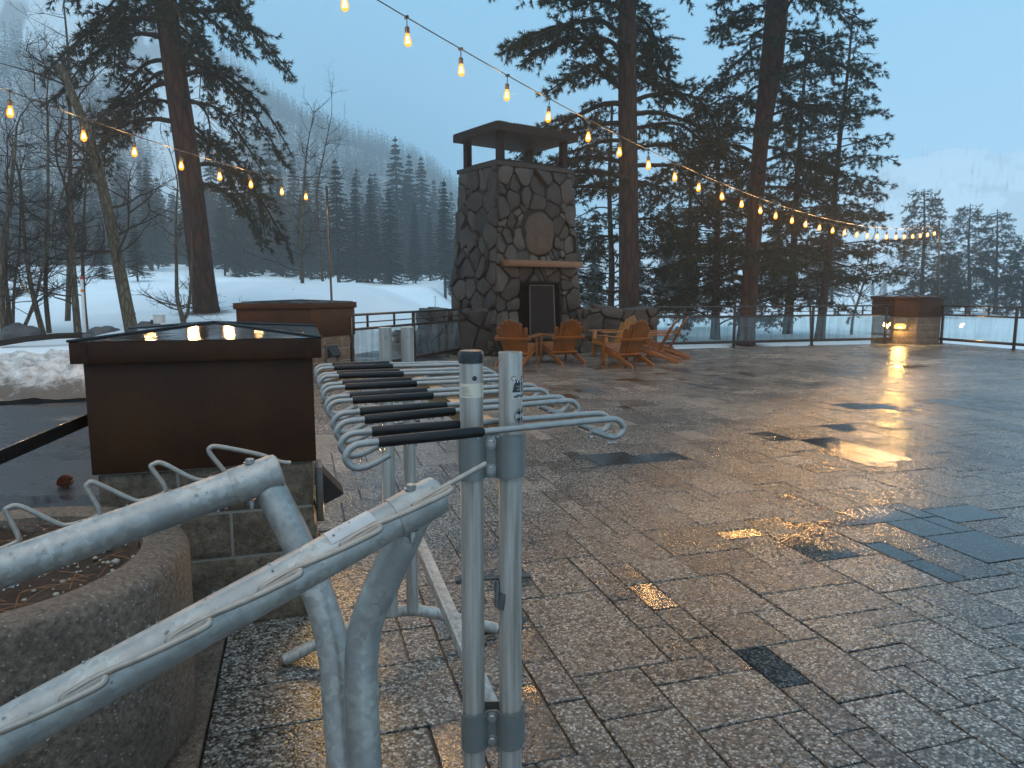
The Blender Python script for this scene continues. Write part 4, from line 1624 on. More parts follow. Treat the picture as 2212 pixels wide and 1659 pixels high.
def fireplace():
    RD, LD = Vector((0.81, 0.588, 0)).normalized(), Vector((-0.588, 0.81, 0)).normalized()
    cen = Vector((0.08, 17.33, 0))
    t = thing("stone_fireplace", "tall tapered fieldstone outdoor fireplace with dark roofed chimney and timber mantel", "fireplace", cen)
    ZT = 4.18
    W0, D0, W1, D1 = 2.6, 2.0, 2.1, 1.62

    def corner(sr, sl, z):
        f = z / ZT
        w, d = W0 + (W1 - W0) * f, D0 + (D1 - D0) * f
        return cen + RD * (sr * w / 2) + LD * (sl * d / 2) + Vector((0, 0, z))

    def facemap(a0, a1, width):
        """a0, a1: corner signs of the face's left and right edge"""
        def f(s, tz, o_):
            z = tz
            p0, p1 = corner(*a0, z), corner(*a1, z)
            p = p0 + (p1 - p0) * (s / width)
            e = (corner(*a1, 0) - corner(*a0, 0)).normalized()
            n_ = Vector((e.y, -e.x, 0.08)).normalized()
            return p + n_ * (o_ - 0.02)
        return f
    rng = random.Random(12)
    # core with the firebox opening left out of the front face
    OL, OR, OB, OT = 0.66, 1.96, 0.42, 1.62
    core = MB()
    def quad(f, s0, t0, s1, t1, o_=-0.0):
        core.add([f(s0, t0, o_), f(s1, t0, o_), f(s1, t1, o_), f(s0, t1, o_)], [(0, 1, 2, 3)])
    front = facemap((-1, -1), (1, -1), W0)
    left = facemap((-1, 1), (-1, -1), D0)
    right = facemap((1, -1), (1, 1), D0)
    back = facemap((1, 1), (-1, 1), W0)
    quad(front, 0, 0, OL, ZT); quad(front, OR, 0, W0, ZT); quad(front, OL, OT, OR, ZT); quad(front, OL, 0, OR, OB)
    quad(left, 0, 0, D0, ZT); quad(right, 0, 0, D0, ZT); quad(back, 0, 0, W0, ZT)
    core.build("mortar_core", MAT['mortar'], t)
    st = MB()
    big = [(1.28, 2.78, 0.30, 0.985)]
    stones(st, (0, 2.02, W0, ZT), front, rng, 0.30, big + [(0.45, 3.45, 0.06, 0.3), (0.30, 2.6, 0.05, 0.55), (2.15, 2.8, 0.05, 0.4), (0.95, 3.55, 0.07, 0.35)], tone=(0.08, 0.92))
    stones(st, (0, 0, OL - 0.01, 2.02), front, rng, 0.30, tone=(0.05, 0.85))
    stones(st, (OR + 0.01, 0, W0, 2.02), front, rng, 0.30, tone=(0.08, 0.92))
    stones(st, (OL, OT + 0.01, OR, 2.02), front, rng, 0.26, tone=(0.15, 0.5))
    stones(st, (OL, 0, OR, OB - 0.01), front, rng, 0.3, tone=(0.1, 0.45))
    stones(st, (0, 0, D0, ZT), left, rng, 0.33, [(1.35, 1.1, 0.12, 0.5), (0.62, 1.05, 0.10, 0.22), (1.4, 2.5, 0.07, 0.6), (0.5, 3.2, 0.05, 0.3)], tone=(0.05, 0.85))
    stones(st, (0, 0, D0, ZT), right, rng, 0.36, tone=(0.08, 0.92))
    stones(st, (0, 0, W0, ZT), back, rng, 0.42, tone=(0.08, 0.92))
    st.build("stonework", MAT['stone'], t, smooth=50, rnd=True)
    # firebox
    fb = MB()
    dep = -0.85
    c8 = [front(s, z, o_) for o_ in (0.0, dep) for (s, z) in ((OL, OB), (OR, OB), (OR, OT), (OL, OT))]
    fb.add(c8, [(4, 5, 6, 7), (0, 1, 5, 4), (1, 2, 6, 5), (2, 3, 7, 6), (3, 0, 4, 7)])
    fbo = fb.build("firebox", MAT['soot'], t)
    sc = MB()
    s0, s1, zz0, zz1 = 1.02, 1.78, OB + 0.02, OT - 0.05
    for (a, b) in (((s0, zz0), (s0, zz1)), ((s1, zz0), (s1, zz1)), ((s0, zz1), (s1, zz1)), ((s0, zz0), (s1, zz0))):
        sc.tube([front(a[0], a[1], 0.0), front(b[0], b[1], 0.0)], 0.014, 8)
    sco = sc.build("fire_screen", MAT['scrframe'], t)
    sm = MB()
    sm.add([front(s0, zz0, -0.012), front(s1, zz0, -0.012), front(s1, zz1, -0.012), front(s0, zz1, -0.012), front(s0, zz0, -0.004), front(s1, zz0, -0.004), front(s1, zz1, -0.004), front(s0, zz1, -0.004)],
           [(4, 5, 6, 7), (3, 2, 1, 0), (0, 1, 5, 4), (1, 2, 6, 5), (2, 3, 7, 6), (3, 0, 4, 7)])
    sm.build("mesh_curtain", MAT['mesh'], sco)
    # mantel beam
    mm = MB()
    a, b = front(0.12, 2.04, 0.16), front(2.5, 2.04, 0.16)
    mm.bar(a, b, 0.34, 0.15)
    mm.build("mantel", MAT['mantel'], t, bevel=0.012)
    # raised hearth slab
    h = MB()
    hd = (front(OR, 0, 0) - front(OL, 0, 0)).normalized()
    hn = Vector((hd.y, -hd.x, 0))
    hc = (front(0.15, 0, 0) + front(W0 - 0.1, 0, 0)) / 2
    h.box(hc + hn * 0.26 + Vector((0, 0, 0.40)), (2.5, 0.56, 0.09), (hd, hn, Vector((0, 0, 1))))
    ho = h.build("hearth", MAT['slab'], t, bevel=0.012)
    hs = MB()
    def hm(s, z, o_):
        return front(0.2 + s, 0, 0) + hn * (0.46 + o_ * 0.8) + Vector((0, 0, z))
    stones(hs, (0, 0, 2.3, 0.34), hm, rng, 0.25, tone=(0.1, 0.5))
    hs.build("hearth_stones", MAT['stone'], ho, smooth=50, rnd=True)
    # chimney slab, four stub posts and the dark roof
    def plate(name, w, d, z0, z1, mat, bev=0.01, parent=t, lift=0):
        m = MB()
        m.box(cen + Vector((0, 0, (z0 + z1) / 2)), (w, d, z1 - z0), (RD, LD, Vector((0, 0, 1))))
        return m.build(name, mat, parent, bevel=bev)
    plate("chimney_slab", W1 + 0.1, D1 + 0.1, ZT, ZT + 0.1, MAT['slab'])
    for a in (-1, 1):
        for b in (-1, 1):
            m = MB()
            q = cen + RD * (a * (W1 / 2 - 0.14)) + LD * (b * (D1 / 2 - 0.14))
            m.box(q + Vector((0, 0, ZT + 0.1 + 0.32)), (0.15, 0.15, 0.66), (RD, LD, Vector((0, 0, 1))))
            m.build("roof_post", MAT['darkroof'], t, bevel=0.006)
    low = MB()
    for a in (-1, 1):
        low.box(cen + LD * (a * (D1 / 2 - 0.14)) + Vector((0, 0, ZT + 0.14)), (W1 - 0.44, 0.08, 0.06), (RD, LD, Vector((0, 0, 1))))
        low.box(cen + RD * (a * (W1 / 2 - 0.14)) + Vector((0, 0, ZT + 0.14)), (0.08, D1 - 0.44, 0.06), (RD, LD, Vector((0, 0, 1))))
    low.build("bottom_rails", MAT['darkroof'], t)
    m = MB()
    zr = ZT + 0.1 + 0.63
    rw, rd_ = 2.32 / 2, 1.82 / 2
    cs = [cen + RD * (a * rw) + LD * (b * rd_) for (a, b) in ((-1, -1), (1, -1), (1, 1), (-1, 1))]
    vs = [Vector((c.x, c.y, zr)) for c in cs] + [Vector((c.x, c.y, zr + 0.17)) for c in cs] + [cen + RD * 0.2 + Vector((0, 0, zr + 0.40)), cen - RD * 0.2 + Vector((0, 0, zr + 0.40))]
    m.add(vs, [(3, 2, 1, 0), (0, 1, 5, 4), (1, 2, 6, 5), (2, 3, 7, 6), (3, 0, 4, 7), (4, 5, 8, 9), (5, 6, 8), (6, 7, 9, 8), (7, 4, 9)])
    # ribs of the metal sheet read as small steps along the eaves
    for i in range(22):
        f = (i + 0.5) / 22
        p = cs[0] + (cs[1] - cs[0]) * f
        m.tube([Vector((p.x, p.y, zr + 0.175)), cen + RD * (f - 0.5) * 0.4 + Vector((0, 0, zr + 0.405))], 0.014, 5)
        p = cs[3] + (cs[0] - cs[3]) * f
        m.tube([Vector((p.x, p.y, zr + 0.175)), cen - RD * 0.2 + Vector((0, 0, zr + 0.405))], 0.012, 5)
    m.build("chimney_roof", MAT['darkroof'], t)


MAT['scrframe'] = m_plain("screen_frame", (0.11, 0.10, 0.10), 0.4, 0.6)
fireplace()


def stone_wall(label, a, b, h, thick, seed, size=0.3):
    a, b = Vector((a[0], a[1], 0)), Vector((b[0], b[1], 0))
    d = (b - a)
    L = d.length
    d.normalize()
    n_ = Vector((d.y, -d.x, 0))
    t = thing("stone_wall", label, "wall", (a + b) / 2)
    rng = random.Random(seed)
    core = MB()
    core.box((a + b) / 2 + Vector((0, 0, h / 2 - 0.3)), (L, thick - 0.06, h + 0.5), (d, n_, Vector((0, 0, 1))))
    core.build("mortar_core", MAT['mortar'], t)
    s = MB()
    up = Vector((0, 0, 1))
    stones(s, (0, -0.3, L, h), lambda x, z, o_: a + d * x + n_ * (thick / 2 - 0.03 + o_) + up * z, rng, size)
    stones(s, (0, -0.3, L, h), lambda x, z, o_: b - d * x - n_ * (thick / 2 - 0.03 + o_) + up * z, rng, size)
    stones(s, (0, -0.3, thick, h), lambda x, z, o_: a + n_ * (thick / 2 - x) * -1 - d * (o_ - 0.02) + up * z if False else a - d * (o_ - 0.02) - n_ * (thick / 2 - x) * 1.0 + up * z, rng, size)
    stones(s, (0, -0.3, thick, h), lambda x, z, o_: b + d * (o_ - 0.02) + n_ * (thick / 2 - x) + up * z, rng, size)
    s.build("stonework", MAT['stone'], t, smooth=50, rnd=True)
    c = MB()
    stones(c, (0, -thick / 2, L, thick / 2), lambda x, z, o_: a + d * x - n_ * z + up * (h - 0.01 + o_), rng, 0.5, relief=0.05, tone=(0.4, 0.85))
    c.build("coping_stones", MAT['stone'], t, smooth=50, rnd=True)


stone_wall("low fieldstone wall joining the fireplace to the right hand railing", (1.62, 17.2), (3.5, 17.72), 1.02, 0.42, 21)
stone_wall("short fieldstone wall between the left railing and the fireplace", (-1.22, 15.95), (-0.35, 16.15), 1.02, 0.42, 22)
stone_wall("low dark fieldstone wall behind the left railing beside the chimney", (-2.15, 17.55), (-1.25, 16.5), 1.0, 0.45, 23)
stone_wall("knee high dark stone ledge outside the left railing", (-3.0, 17.6), (-1.75, 17.35), 0.42, 0.6, 24)

# ------------------------------------------------------------------ railings
def railing(label, a, b, posts, pickets, z=1.06, endposts=True):
    a, b = Vector((a[0], a[1], 0)), Vector((b[0], b[1], 0))
    d = (b - a)
    L = d.length
    d.normalize()
    t = thing("glass_railing", label, "railing", (a + b) / 2, "dark steel and glass railings around the patio")
    up = Vector((0, 0, 1))
    m = MB()
    m.bar(a + up * (z - 0.02), b + up * (z - 0.02), 0.075, 0.04)
    m.build("top_rail", MAT['rail'], t, bevel=0.004)
    for zz, hh in ((z - 0.155, 0.02), (z - 0.265, 0.045), (0.14, 0.07)):
        m = MB()
        m.bar(a + up * zz, b + up * zz, 0.035, hh)
        m.build("lower_rail", MAT['rail'], t, bevel=0.003)
    for f in posts:
        m = MB()
        p = a + d * (L * f)
        m.box(p + up * ((z - 0.04) / 2), (0.055, 0.055, z - 0.04), (d, Vector((d.y, -d.x, 0)), up))
        po = m.build("post", MAT['rail'], t, bevel=0.003)
        m = MB()
        m.box(p + up * 0.006, (0.13, 0.12, 0.012), (d, Vector((d.y, -d.x, 0)), up))
        m.build("base_plate", MAT['rail'], po)
    for f in pickets:
        m = MB()
        p = a + d * (L * f)
        m.box(p + up * (z - 0.15), (0.035, 0.03, 0.22), (d, Vector((d.y, -d.x, 0)), up))
        m.build("picket", MAT['rail'], t, bevel=0.002)
    fs = [0.0] + [f for f in posts if 0.02 < f < 0.98] + [1.0]
    for f0, f1 in zip(fs[:-1], fs[1:]):
        m = MB()
        p0, p1 = a + d * (L * f0 + 0.04), a + d * (L * f1 - 0.04)
        m.bar(p0 + up * ((z - 0.29 + 0.18) / 2), p1 + up * ((z - 0.29 + 0.18) / 2), 0.010, z - 0.29 - 0.18)
        m.build("glass_panel", MAT['glass'], t)
    return t


RA, RB = UV(0.80, 12.25), UV(3.42, 15.55)
railing("short glass railing between the copper pillar and the fireplace wall", RA, RB, (0.0, 0.5, 1.0), (0.12, 0.33, 0.68, 0.86))
RC, RE = UV(8.45, 15.78), UV(15.56, 15.78)
RC = Vector((3.56, 17.62, 0))
railing("long glass railing between the right stone wall and the corner pillar", RC, RE, (0.0, 0.31, 0.64, 0.97), (0.11, 0.2, 0.42, 0.53, 0.75, 0.86))
railing("glass railing running on the right of the corner pillar", UV(16.72, 15.4), UV(17.1, 7.4), (0.02, 0.27, 0.52, 0.77, 1.0), (0.1, 0.18, 0.36, 0.44, 0.6, 0.69))

# ------------------------------------------------------------------ chairs
def chair(mat):
    t = thing("adirondack_chair", "", "chair", (0, 0, 0), "adirondack chairs round the fireplace")
    def add(name, mb, bev=0.006):
        return mb.build(name, mat, t, bevel=bev, world=False)
    # seat slats slope down to the back
    m = MB()
    for i in range(6):
        f = i / 5
        y, z = 0.02 - 0.50 * f, 0.375 - 0.15 * f ** 1.0
        m.box((0, y, z), (0.54, 0.085, 0.02), (Vector((1, 0, 0)), Vector((0, 0.957, 0.29)), Vector((0, -0.29, 0.957))))
    add("seat", m, 0.004)
    for sx in (-1, 1):
        m = MB()       # stringer: front of seat to a foot far behind
        pts = [(0.06, 0.26), (0.06, 0.365), (-0.45, 0.21), (-0.86, 0.055), (-0.88, 0.0), (-0.80, 0.0), (-0.42, 0.12)]
        n = len(pts)
        vs = [(sx * 0.262 - 0.0125, y, z) for y, z in pts] + [(sx * 0.262 + 0.0125, y, z) for y, z in pts]
        m.add(vs, [tuple(range(n)), tuple(reversed(range(n, 2 * n)))] + [(i, n + i, n + (i + 1) % n, (i + 1) % n) for i in range(n)])
        add("rear_leg", m, 0.003)
        m = MB()
        m.box((sx * 0.292, 0.0, 0.275), (0.03, 0.095, 0.55))
        add("front_leg", m)
        m = MB()       # arm, wide at the front
        o = sx * 0.335
        pts = [(-0.055, 0.12), (0.055, 0.12), (0.07, 0.02), (0.05, -0.3), (0.03, -0.62), (-0.03, -0.62), (-0.05, -0.3), (-0.07, 0.02)]
        pts = [(o + x, y) for x, y in pts]
        m.prism([p for p in reversed(pts)], 0.552, 0.576)
        add("arm", m, 0.004)
    # fan back
    bk = MB()
    rec = math.radians(27)
    ey = Vector((0, -math.sin(rec), math.cos(rec)))
    en = Vector((0, math.cos(rec), math.sin(rec)))
    org = Vector((0, -0.43, 0.17))
    hts = [0.63, 0.74, 0.80, 0.83, 0.80, 0.74, 0.63]
    for i in range(7):
        k_ = i - 3
        wb, wt = 0.062, 0.088
        ht = hts[i]
        xb, xt = k_ * 0.067, k_ * 0.094
        outl = [(xb - wb / 2, 0), (xb + wb / 2, 0), (xt + wt / 2 - (xt - xb) * 0.06, ht * 0.93)]
        for j in range(1, 6):
            a = math.pi * j / 6
            outl.append((xt + math.cos(a) * wt / 2, ht * 0.93 + math.sin(a) * ht * 0.06))
        outl.append((xt - wt / 2 - (xt - xb) * 0.06, ht * 0.93))
        n = len(outl)
        bow = -0.004 * k_ * k_
        vs = [org + Vector((x, 0, 0)) + ey * h_ + en * (-0.010 - bow) for x, h_ in outl] + [org + Vector((x, 0, 0)) + ey * h_ + en * (0.010 - bow) for x, h_ in outl]
        bk.add(vs, [tuple(range(n)), tuple(reversed(range(n, 2 * n)))] + [(j, n + j, n + (j + 1) % n, (j + 1) % n) for j in range(n)])
    add("backrest", bk, 0.0)
    m = MB()
    q = org + ey * 0.40 - en * 0.03
    m.box(q, (0.74, 0.022, 0.07), (Vector((1, 0, 0)), en, ey))
    q = org + ey * 0.05 - en * 0.03
    m.box(q, (0.50, 0.022, 0.07), (Vector((1, 0, 0)), en, ey))
    add("back_rail", m, 0.004)
    m = MB()
    m.box((0, 0.073, 0.315), (0.555, 0.02, 0.09))
    add("front_apron", m, 0.004)
    return t


ch0 = chair(MAT['chair'])
ch1 = chair(MAT['chair_lit'])
FIREDIR = math.radians(0)
seats = [   # px, py (seat middle on the ground), heading of the sitter, label, lit cedar?
    (1130, 783, -20, "orange wooden adirondack chair leftmost of the group before the fireplace", 0),
    (1196, 779, 24, "orange wooden adirondack chair standing in front of the firebox screen", 0),
    (1296, 771, 108, "adirondack chair coloured yellowish as if lit, against the right stone wall", 1),
    (1328, 785, 30, "orange adirondack chair in front of the yellowish lit one, its back to us", 0),
    (1376, 780, 74, "orange adirondack chair seen side on, nearer of the right pair", 0),
    (1402, 772, 76, "orange adirondack chair seen side on, nearest the glass railing", 0),
]
used = [False, False]
for px, py, hd, lab, kind in seats:
    src = (ch0, ch1)[kind]
    o = src if not used[kind] else copy_tree(src)
    used[kind] = True
    o.location = G(px, py, 0)
    o.rotation_euler = (0, 0, math.radians(hd))
    o['label'] = lab

# ------------------------------------------------------------------ light poles and string lights
def lights(label, pole_label, A, Bk, nb, spacing_dir, sag, tref, kfirst, klast, bulbs_k):
    pass


def pole(label, base, top):
    t = thing("light_pole", label, "light pole", base, "thin poles holding the string lights")
    m = MB()
    m.tube([base, top], 0.021, 12)
    m.lathe(top, [(0.024, 0), (0.02, 0.02)], 10)
    m.build("shaft", MAT['rail'], t, smooth=50)
    m = MB()
    m.tube([top + Vector((0, 0, -0.03)), top + Vector((-0.05, -0.05, -0.04))], 0.007, 6)
    m.build("eye_hook", MAT['black'], t)
    return t


bulb_meshes = {}
BULB_W = 46.0


def string_lights(label, path, ks, label_pole=None, hang=0.075):
    """path(k) gives the cord's point at bulb index k"""
    p0 = path(0.0)
    t = thing("string_lights", label, "string lights", p0, "strings of amber bulbs over the patio")
    m = MB()
    kk = np.arange(ks[0], ks[-1] + 0.001, 0.25)
    m.tube([path(float(q)) for q in kk], 0.0055, 6)
    m.build("cable", MAT['black'], t, smooth=60)
    rng = random.Random(len(ks))
    for q in ks:
        if q in (ks[0], ks[-1]):
            continue
        p = path(float(q) + rng.uniform(-0.06, 0.06))
        # socket shell with its short drop cord, then the bulb and its glowing filament
        if 'h' not in bulb_meshes:
            h = MB()
            h.tube([(0, 0, 0.006), (0.002, 0.001, -0.03), (0, 0, -hang)], 0.0045, 6)
            h.box((0, 0, 0), (0.04, 0.02, 0.02))
            h.lathe((0, 0, -hang), [(0.008, 0.004), (0.019, -0.004), (0.020, -0.05), (0.017, -0.054)], 12)
            b = MB()
            z0 = -hang - 0.052
            b.lathe((0, 0, z0), [(0.013, 0), (0.017, -0.012), (0.028, -0.045), (0.031, -0.066), (0.028, -0.085), (0.016, -0.100), (0.003, -0.104)], 14)
            f = MB()
            for s_ in range(4):
                a = s_ * math.pi / 2
                f.tube([(0.006 * math.cos(a), 0.006 * math.sin(a), z0 - 0.022), (0.015 * math.cos(a), 0.015 * math.sin(a), z0 - 0.075)], 0.0030, 5)
            ho = h.build("lamp_holder", MAT['black'], t, smooth=40, world=False)
            bo = b.build("bulb", MAT['bulb'], ho, smooth=60, world=False)
            # the filament glows inside its bulb and belongs to the bulb's mesh
            me = bo.data
            bm = bmesh.new()
            bm.from_mesh(me)
            tmp = bpy.data.meshes.new("tmp")
            tmp.from_pydata(f.v, [], f.f)
            n0 = len(bm.faces)
            bm.from_mesh(tmp)
            bm.faces.ensure_lookup_table()
            for fc in bm.faces[n0:]:
                fc.material_index = 1
            bm.to_mesh(me)
            bm.free()
            bpy.data.meshes.remove(tmp)
            me.materials.append(MAT['filament'])
            bulb_meshes['h'], bulb_meshes['b'] = ho, bo
            bulb_meshes['l'] = bpy.data.lights.new("bulb_light", 'POINT')
            bulb_meshes['l'].energy = BULB_W
            bulb_meshes['l'].color = (1.0, 0.58, 0.24)
            bulb_meshes['l'].shadow_soft_size = 0.045
        else:
            ho = bulb_meshes['h'].copy()
            COL.objects.link(ho)
            ho.parent = t
            bo = bulb_meshes['b'].copy()
            COL.objects.link(bo)
            bo.parent = ho
        ho.location = p - p0
        ho.scale = (1.12, 1.12, 1.12)
        lo_ = bpy.data.objects.new("bulb_light", bulb_meshes['l'])
        COL.objects.link(lo_)
        lo_.parent = bo
        lo_.location = (0, 0, -hang - 0.105)
        ho.rotation_euler = (rng.uniform(-0.06, 0.06), rng.uniform(-0.06, 0.06), rng.uniform(0, 6))
    return t


# right string: pole by the corner pillar back over the patio to the lodge
nD = 6.53
pole_r_base = P(2026.5, 742, 19.6)
pole_r_base.z = 0.0
pole_r_top = P(2029, 480, 19.6)
PA, PB = P(2027, 487, 19.55), P(883, 40, nD)


def path_r(k_):
    t_ = k_ / 27.5
    p = PB + (PA - PB) * t_
    return p - Vector((0, 0, 4 * 0.70 * t_ * (1 - t_)))


string_lights("long string of glowing amber bulbs sweeping down to the right corner pole", path_r, [-7] + list(range(-6, 28)) + [27.5])
pole("thin dark pole beside the corner pillar holding the long light string", pole_r_base, pole_r_top)

pole_l_base = P(720, 700, 13.0)
pole_l_base.z = -0.1
pole_l_top = P(705.5, 404, 13.0)
QA = P(706, 409, 13.0)
QB = P(2, 190, 7.05)


def path_l(k_):
    t_ = (k_ + 0.92) / 8.1
    p = QA + (QB - QA) * t_
    return p - Vector((0, 0, 4 * 0.09 * t_ * (1 - t_)))


string_lights("short string of amber bulbs running from the left pole past the pines", path_l, [-0.92] + list(range(0, 10)) + [10.5])
pole("thin dark pole behind the middle copper pillar holding the short light string", pole_l_base, pole_l_top)

# ------------------------------------------------------------------ trees
def tuft_geo(C, D, n, ln, wd, rng, spread=0.9, lsc=None):
    """needle blades: C, D (m x 3) centres and directions -> verts (m*n*3 x 3)"""
    m_ = len(C)
    C = np.repeat(C, n, 0)
    D = np.repeat(D, n, 0)
    r = rng.normal(size=(m_ * n, 3))
    dirs = D + r * spread * 0.62
    dirs /= np.linalg.norm(dirs, axis=1, keepdims=True) + 1e-9
    side = np.cross(dirs, rng.normal(size=(m_ * n, 3)))
    side /= np.linalg.norm(side, axis=1, keepdims=True) + 1e-9
    L = ln * rng.uniform(0.65, 1.25, size=(m_ * n, 1))
    if lsc is not None:
        L = L * np.repeat(lsc, n)[:, None]
    w = wd * rng.uniform(0.7, 1.3, size=(m_ * n, 1))
    a = C - dirs * L * 0.12
    V = np.stack([a - side * w * 0.5, a + side * w * 0.5, C + dirs * L], 1).reshape(-1, 3)
    return V


def tri_obj(name, V, mat, parent):
    F = np.arange(len(V), dtype=np.int32).reshape(-1, 3)
    return mesh_np(name, V, F, mat, parent)


def pine(name, label, base, top, r0, r1, limbs, seed, mat_bark, twig_step=0.13, tuft_n=16, tuft_len=0.17, tuft_w=0.030, twig_len=0.80, fork=None, group=None, cat="tree", dead=0.12, bare=0.22, tuft_step=0.10):
    """limbs: list of (height fraction, azimuth deg, length, start rise, end droop)"""
    base, top = Vector(base), Vector(top)
    base.z = min(base.z, float(terrain(base.x, base.y)) - 0.12)
    t = thing(name, label, cat, base, group)
    rng = random.Random(seed)
    nr = np.random.default_rng(seed)
    H = (top - base).length
    ax = (top - base)
    def tr(f):
        q = base + ax * f
        return q + Vector((mnoise.noise(Vector((f * 2.2, seed, 0))), mnoise.noise(Vector((f * 2.2, seed, 9))), 0)) * 0.12 * min(1, f * 3)
    m = MB()
    pts = [tr(i / 28) for i in range(29)]
    rad = [r0 + (r1 - r0) * (i / 28) ** 0.9 + (0.22 * r0 * math.exp(-i * 1.2)) for i in range(29)]
    m.tube(pts, rad, 16)
    if fork:
        f0, off = fork
        pts2 = [tr(f0 + (1 - f0) * i / 18) + Vector(off) * min(1, i / 5) * 1.0 for i in range(19)]
        rad2 = [(r0 + (r1 - r0) * (f0 + (1 - f0) * i / 18)) * 0.72 for i in range(19)]
        m.tube(pts2, rad2, 12)
    m.build("trunk", mat_bark, t, smooth=180)
    lm = MB()
    TC, TD = [], []
    for (f, az, L, rise, droop) in limbs:
        a = math.radians(az)
        h = Vector((math.sin(a), math.cos(a), 0))
        o = tr(f)
        rl = max(0.018, 0.030 * L ** 0.8 * r0 / 0.38)
        pts = []
        n = 12
        w1, w2 = rng.uniform(-0.35, 0.35), rng.uniform(-0.2, 0.2)
        s_ = Vector((h.y, -h.x, 0))
        for i in range(n + 1):
            q = i / n
            z = rise * math.sin(min(1, q * 1.4) * math.pi / 2) * L - droop * L * q ** 2.1
            p = o + h * (L * (q - 0.10 * q * q * (droop > 0.5))) + s_ * (L * (w1 * q * q + 0.06 * math.sin(q * 7 + seed + az))) + Vector((0, 0, z + 0.05 * L * mnoise.noise(Vector((q * 3, az, f * 9)))))
            pts.append(p)
        isdead = rng.random() < dead
        lm.tube(pts, [rl * (1 - 0.85 * i / n) + 0.004 for i in range(n + 1)], 6, cap=False)
        # twigs off the limb
        q = bare + rng.uniform(0, 0.05)
        while q < 1.0:
            i = min(n - 1, int(q * n))
            p = pts[i].lerp(pts[i + 1], q * n - i)
            tg = (pts[min(i + 1, n)] - pts[max(i - 1, 0)]).normalized()
            for sgn in (-1, 1):
                if rng.random() < 0.12:
                    continue
                sd_ = tg.cross(Vector((0, 0, 1))).normalized() * sgn
                dv = (tg * rng.uniform(0.3, 1.0) + sd_ * rng.uniform(0.4, 1.1) + Vector((0, 0, rng.uniform(-0.75, 0.35)))).normalized()
                tl = twig_len * rng.uniform(0.45, 1.15) * (0.55 + 0.6 * math.sin(math.pi * min(1, q * 0.9 + 0.1)))
                e1 = p + dv * tl * 0.5
                e2 = e1 + (dv + Vector((0, 0, rng.uniform(-0.55, 0.25)))).normalized() * tl * 0.5
                lm.tube([p, e1, e2], [0.010, 0.007, 0.003], 3, cap=False)
                if isdead and rng.random() < 0.8:
                    continue
                ns = max(2, int(tl / tuft_step))
                for k_ in range(ns):
                    z = 0.25 + 0.75 * (k_ + 1) / ns
                    c = p.lerp(e1, z * 2) if z < 0.5 else e1.lerp(e2, z * 2 - 1)
                    dd = (e2 - e1).normalized()
                    jit = Vector((rng.gauss(0, 1), rng.gauss(0, 1), rng.gauss(0, 0.7)))
                    c = c + jit * 0.035
                    TC.append(c[:])
                    TD.append((dd + jit * 0.45)[:])
            q += twig_step / L * rng.uniform(0.7, 1.3)
    lo = lm.build("limbs", MAT['limb'], t, smooth=180)
    V = tuft_geo(np.array(TC), np.array(TD), tuft_n, tuft_len, tuft_w, nr)
    tri_obj("crown", V, MAT['needle'], t)
    return t


def limb_set(n, f0, f1, Lf, seed, rise=(0.05, 0.25), droop=(0.2, 0.6), open_front=False):
    rng = random.Random(seed)
    out = []
    az = rng.uniform(0, 360)
    for i in range(n):
        f = f0 + (f1 - f0) * (i + rng.uniform(-0.3, 0.3)) / n
        az += 137.5 + rng.uniform(-25, 25)
        g = (f - f0) / (f1 - f0)
        if open_front and 140 < az % 360 < 220:
            az += 75
        out.append((max(0.02, f), az % 360, Lf(g) * rng.uniform(0.75, 1.15), rng.uniform(*rise), rng.uniform(*droop)))
    return out


# left pine, trunk leaning a little left as it climbs
lb = P(450, 702, 22.0)
lt = lb + Vector((-1.35, 0.3, 16.0))
pine("pine_tree", "big leaning pine with brown trunk standing left behind the copper pillar", lb, lt, 0.36, 0.29,
     limb_set(46, 0.36, 0.98, lambda g: 3.35 - 0.9 * g, 5, (0.0, 0.22), (0.45, 0.95), True) + [(0.30, 75, 3.2, 0.1, 0.9), (0.27, 100, 2.4, 0.05, 0.8), (0.56, -80, 2.9, 0.18, 0.6), (0.57, 85, 3.9, 0.2, 0.6), (0.6, 110, 3.6, 0.15, 0.7)],
     5, MAT['barkred'], dead=0.12, bare=0.2)
# middle pine behind the fireplace
mb_ = P(1361, 690, 23.5)
mb_.z = -0.2
mt = mb_ + Vector((-0.45, 0.3, 17))
pine("pine_tree", "big straight pine rising directly behind the stone fireplace's right side", mb_, mt, 0.35, 0.25,
     limb_set(44, 0.30, 0.98, lambda g: 4.4 - 1.4 * g, 7, (0.05, 0.3), (0.2, 0.6), True) + [(0.22, -70, 2.6, 0.1, 0.4), (0.25, 60, 2.8, 0.1, 0.4)],
     7, MAT['barkpine'], bare=0.10)
# right pine with two stems
rb = P(1610, 740, 25.5)
rt = rb + Vector((0.85, 0.5, 19))
pine("pine_tree", "tall twin stemmed pine with reddish trunk in the middle of the far railing", rb, rt, 0.29, 0.22,
     limb_set(60, 0.13, 0.98, lambda g: 3.4 - 0.9 * g, 9, (0.0, 0.25), (0.2, 0.55)), 9, MAT['barkred'], fork=(0.33, (0.45, 0.3, 0)))
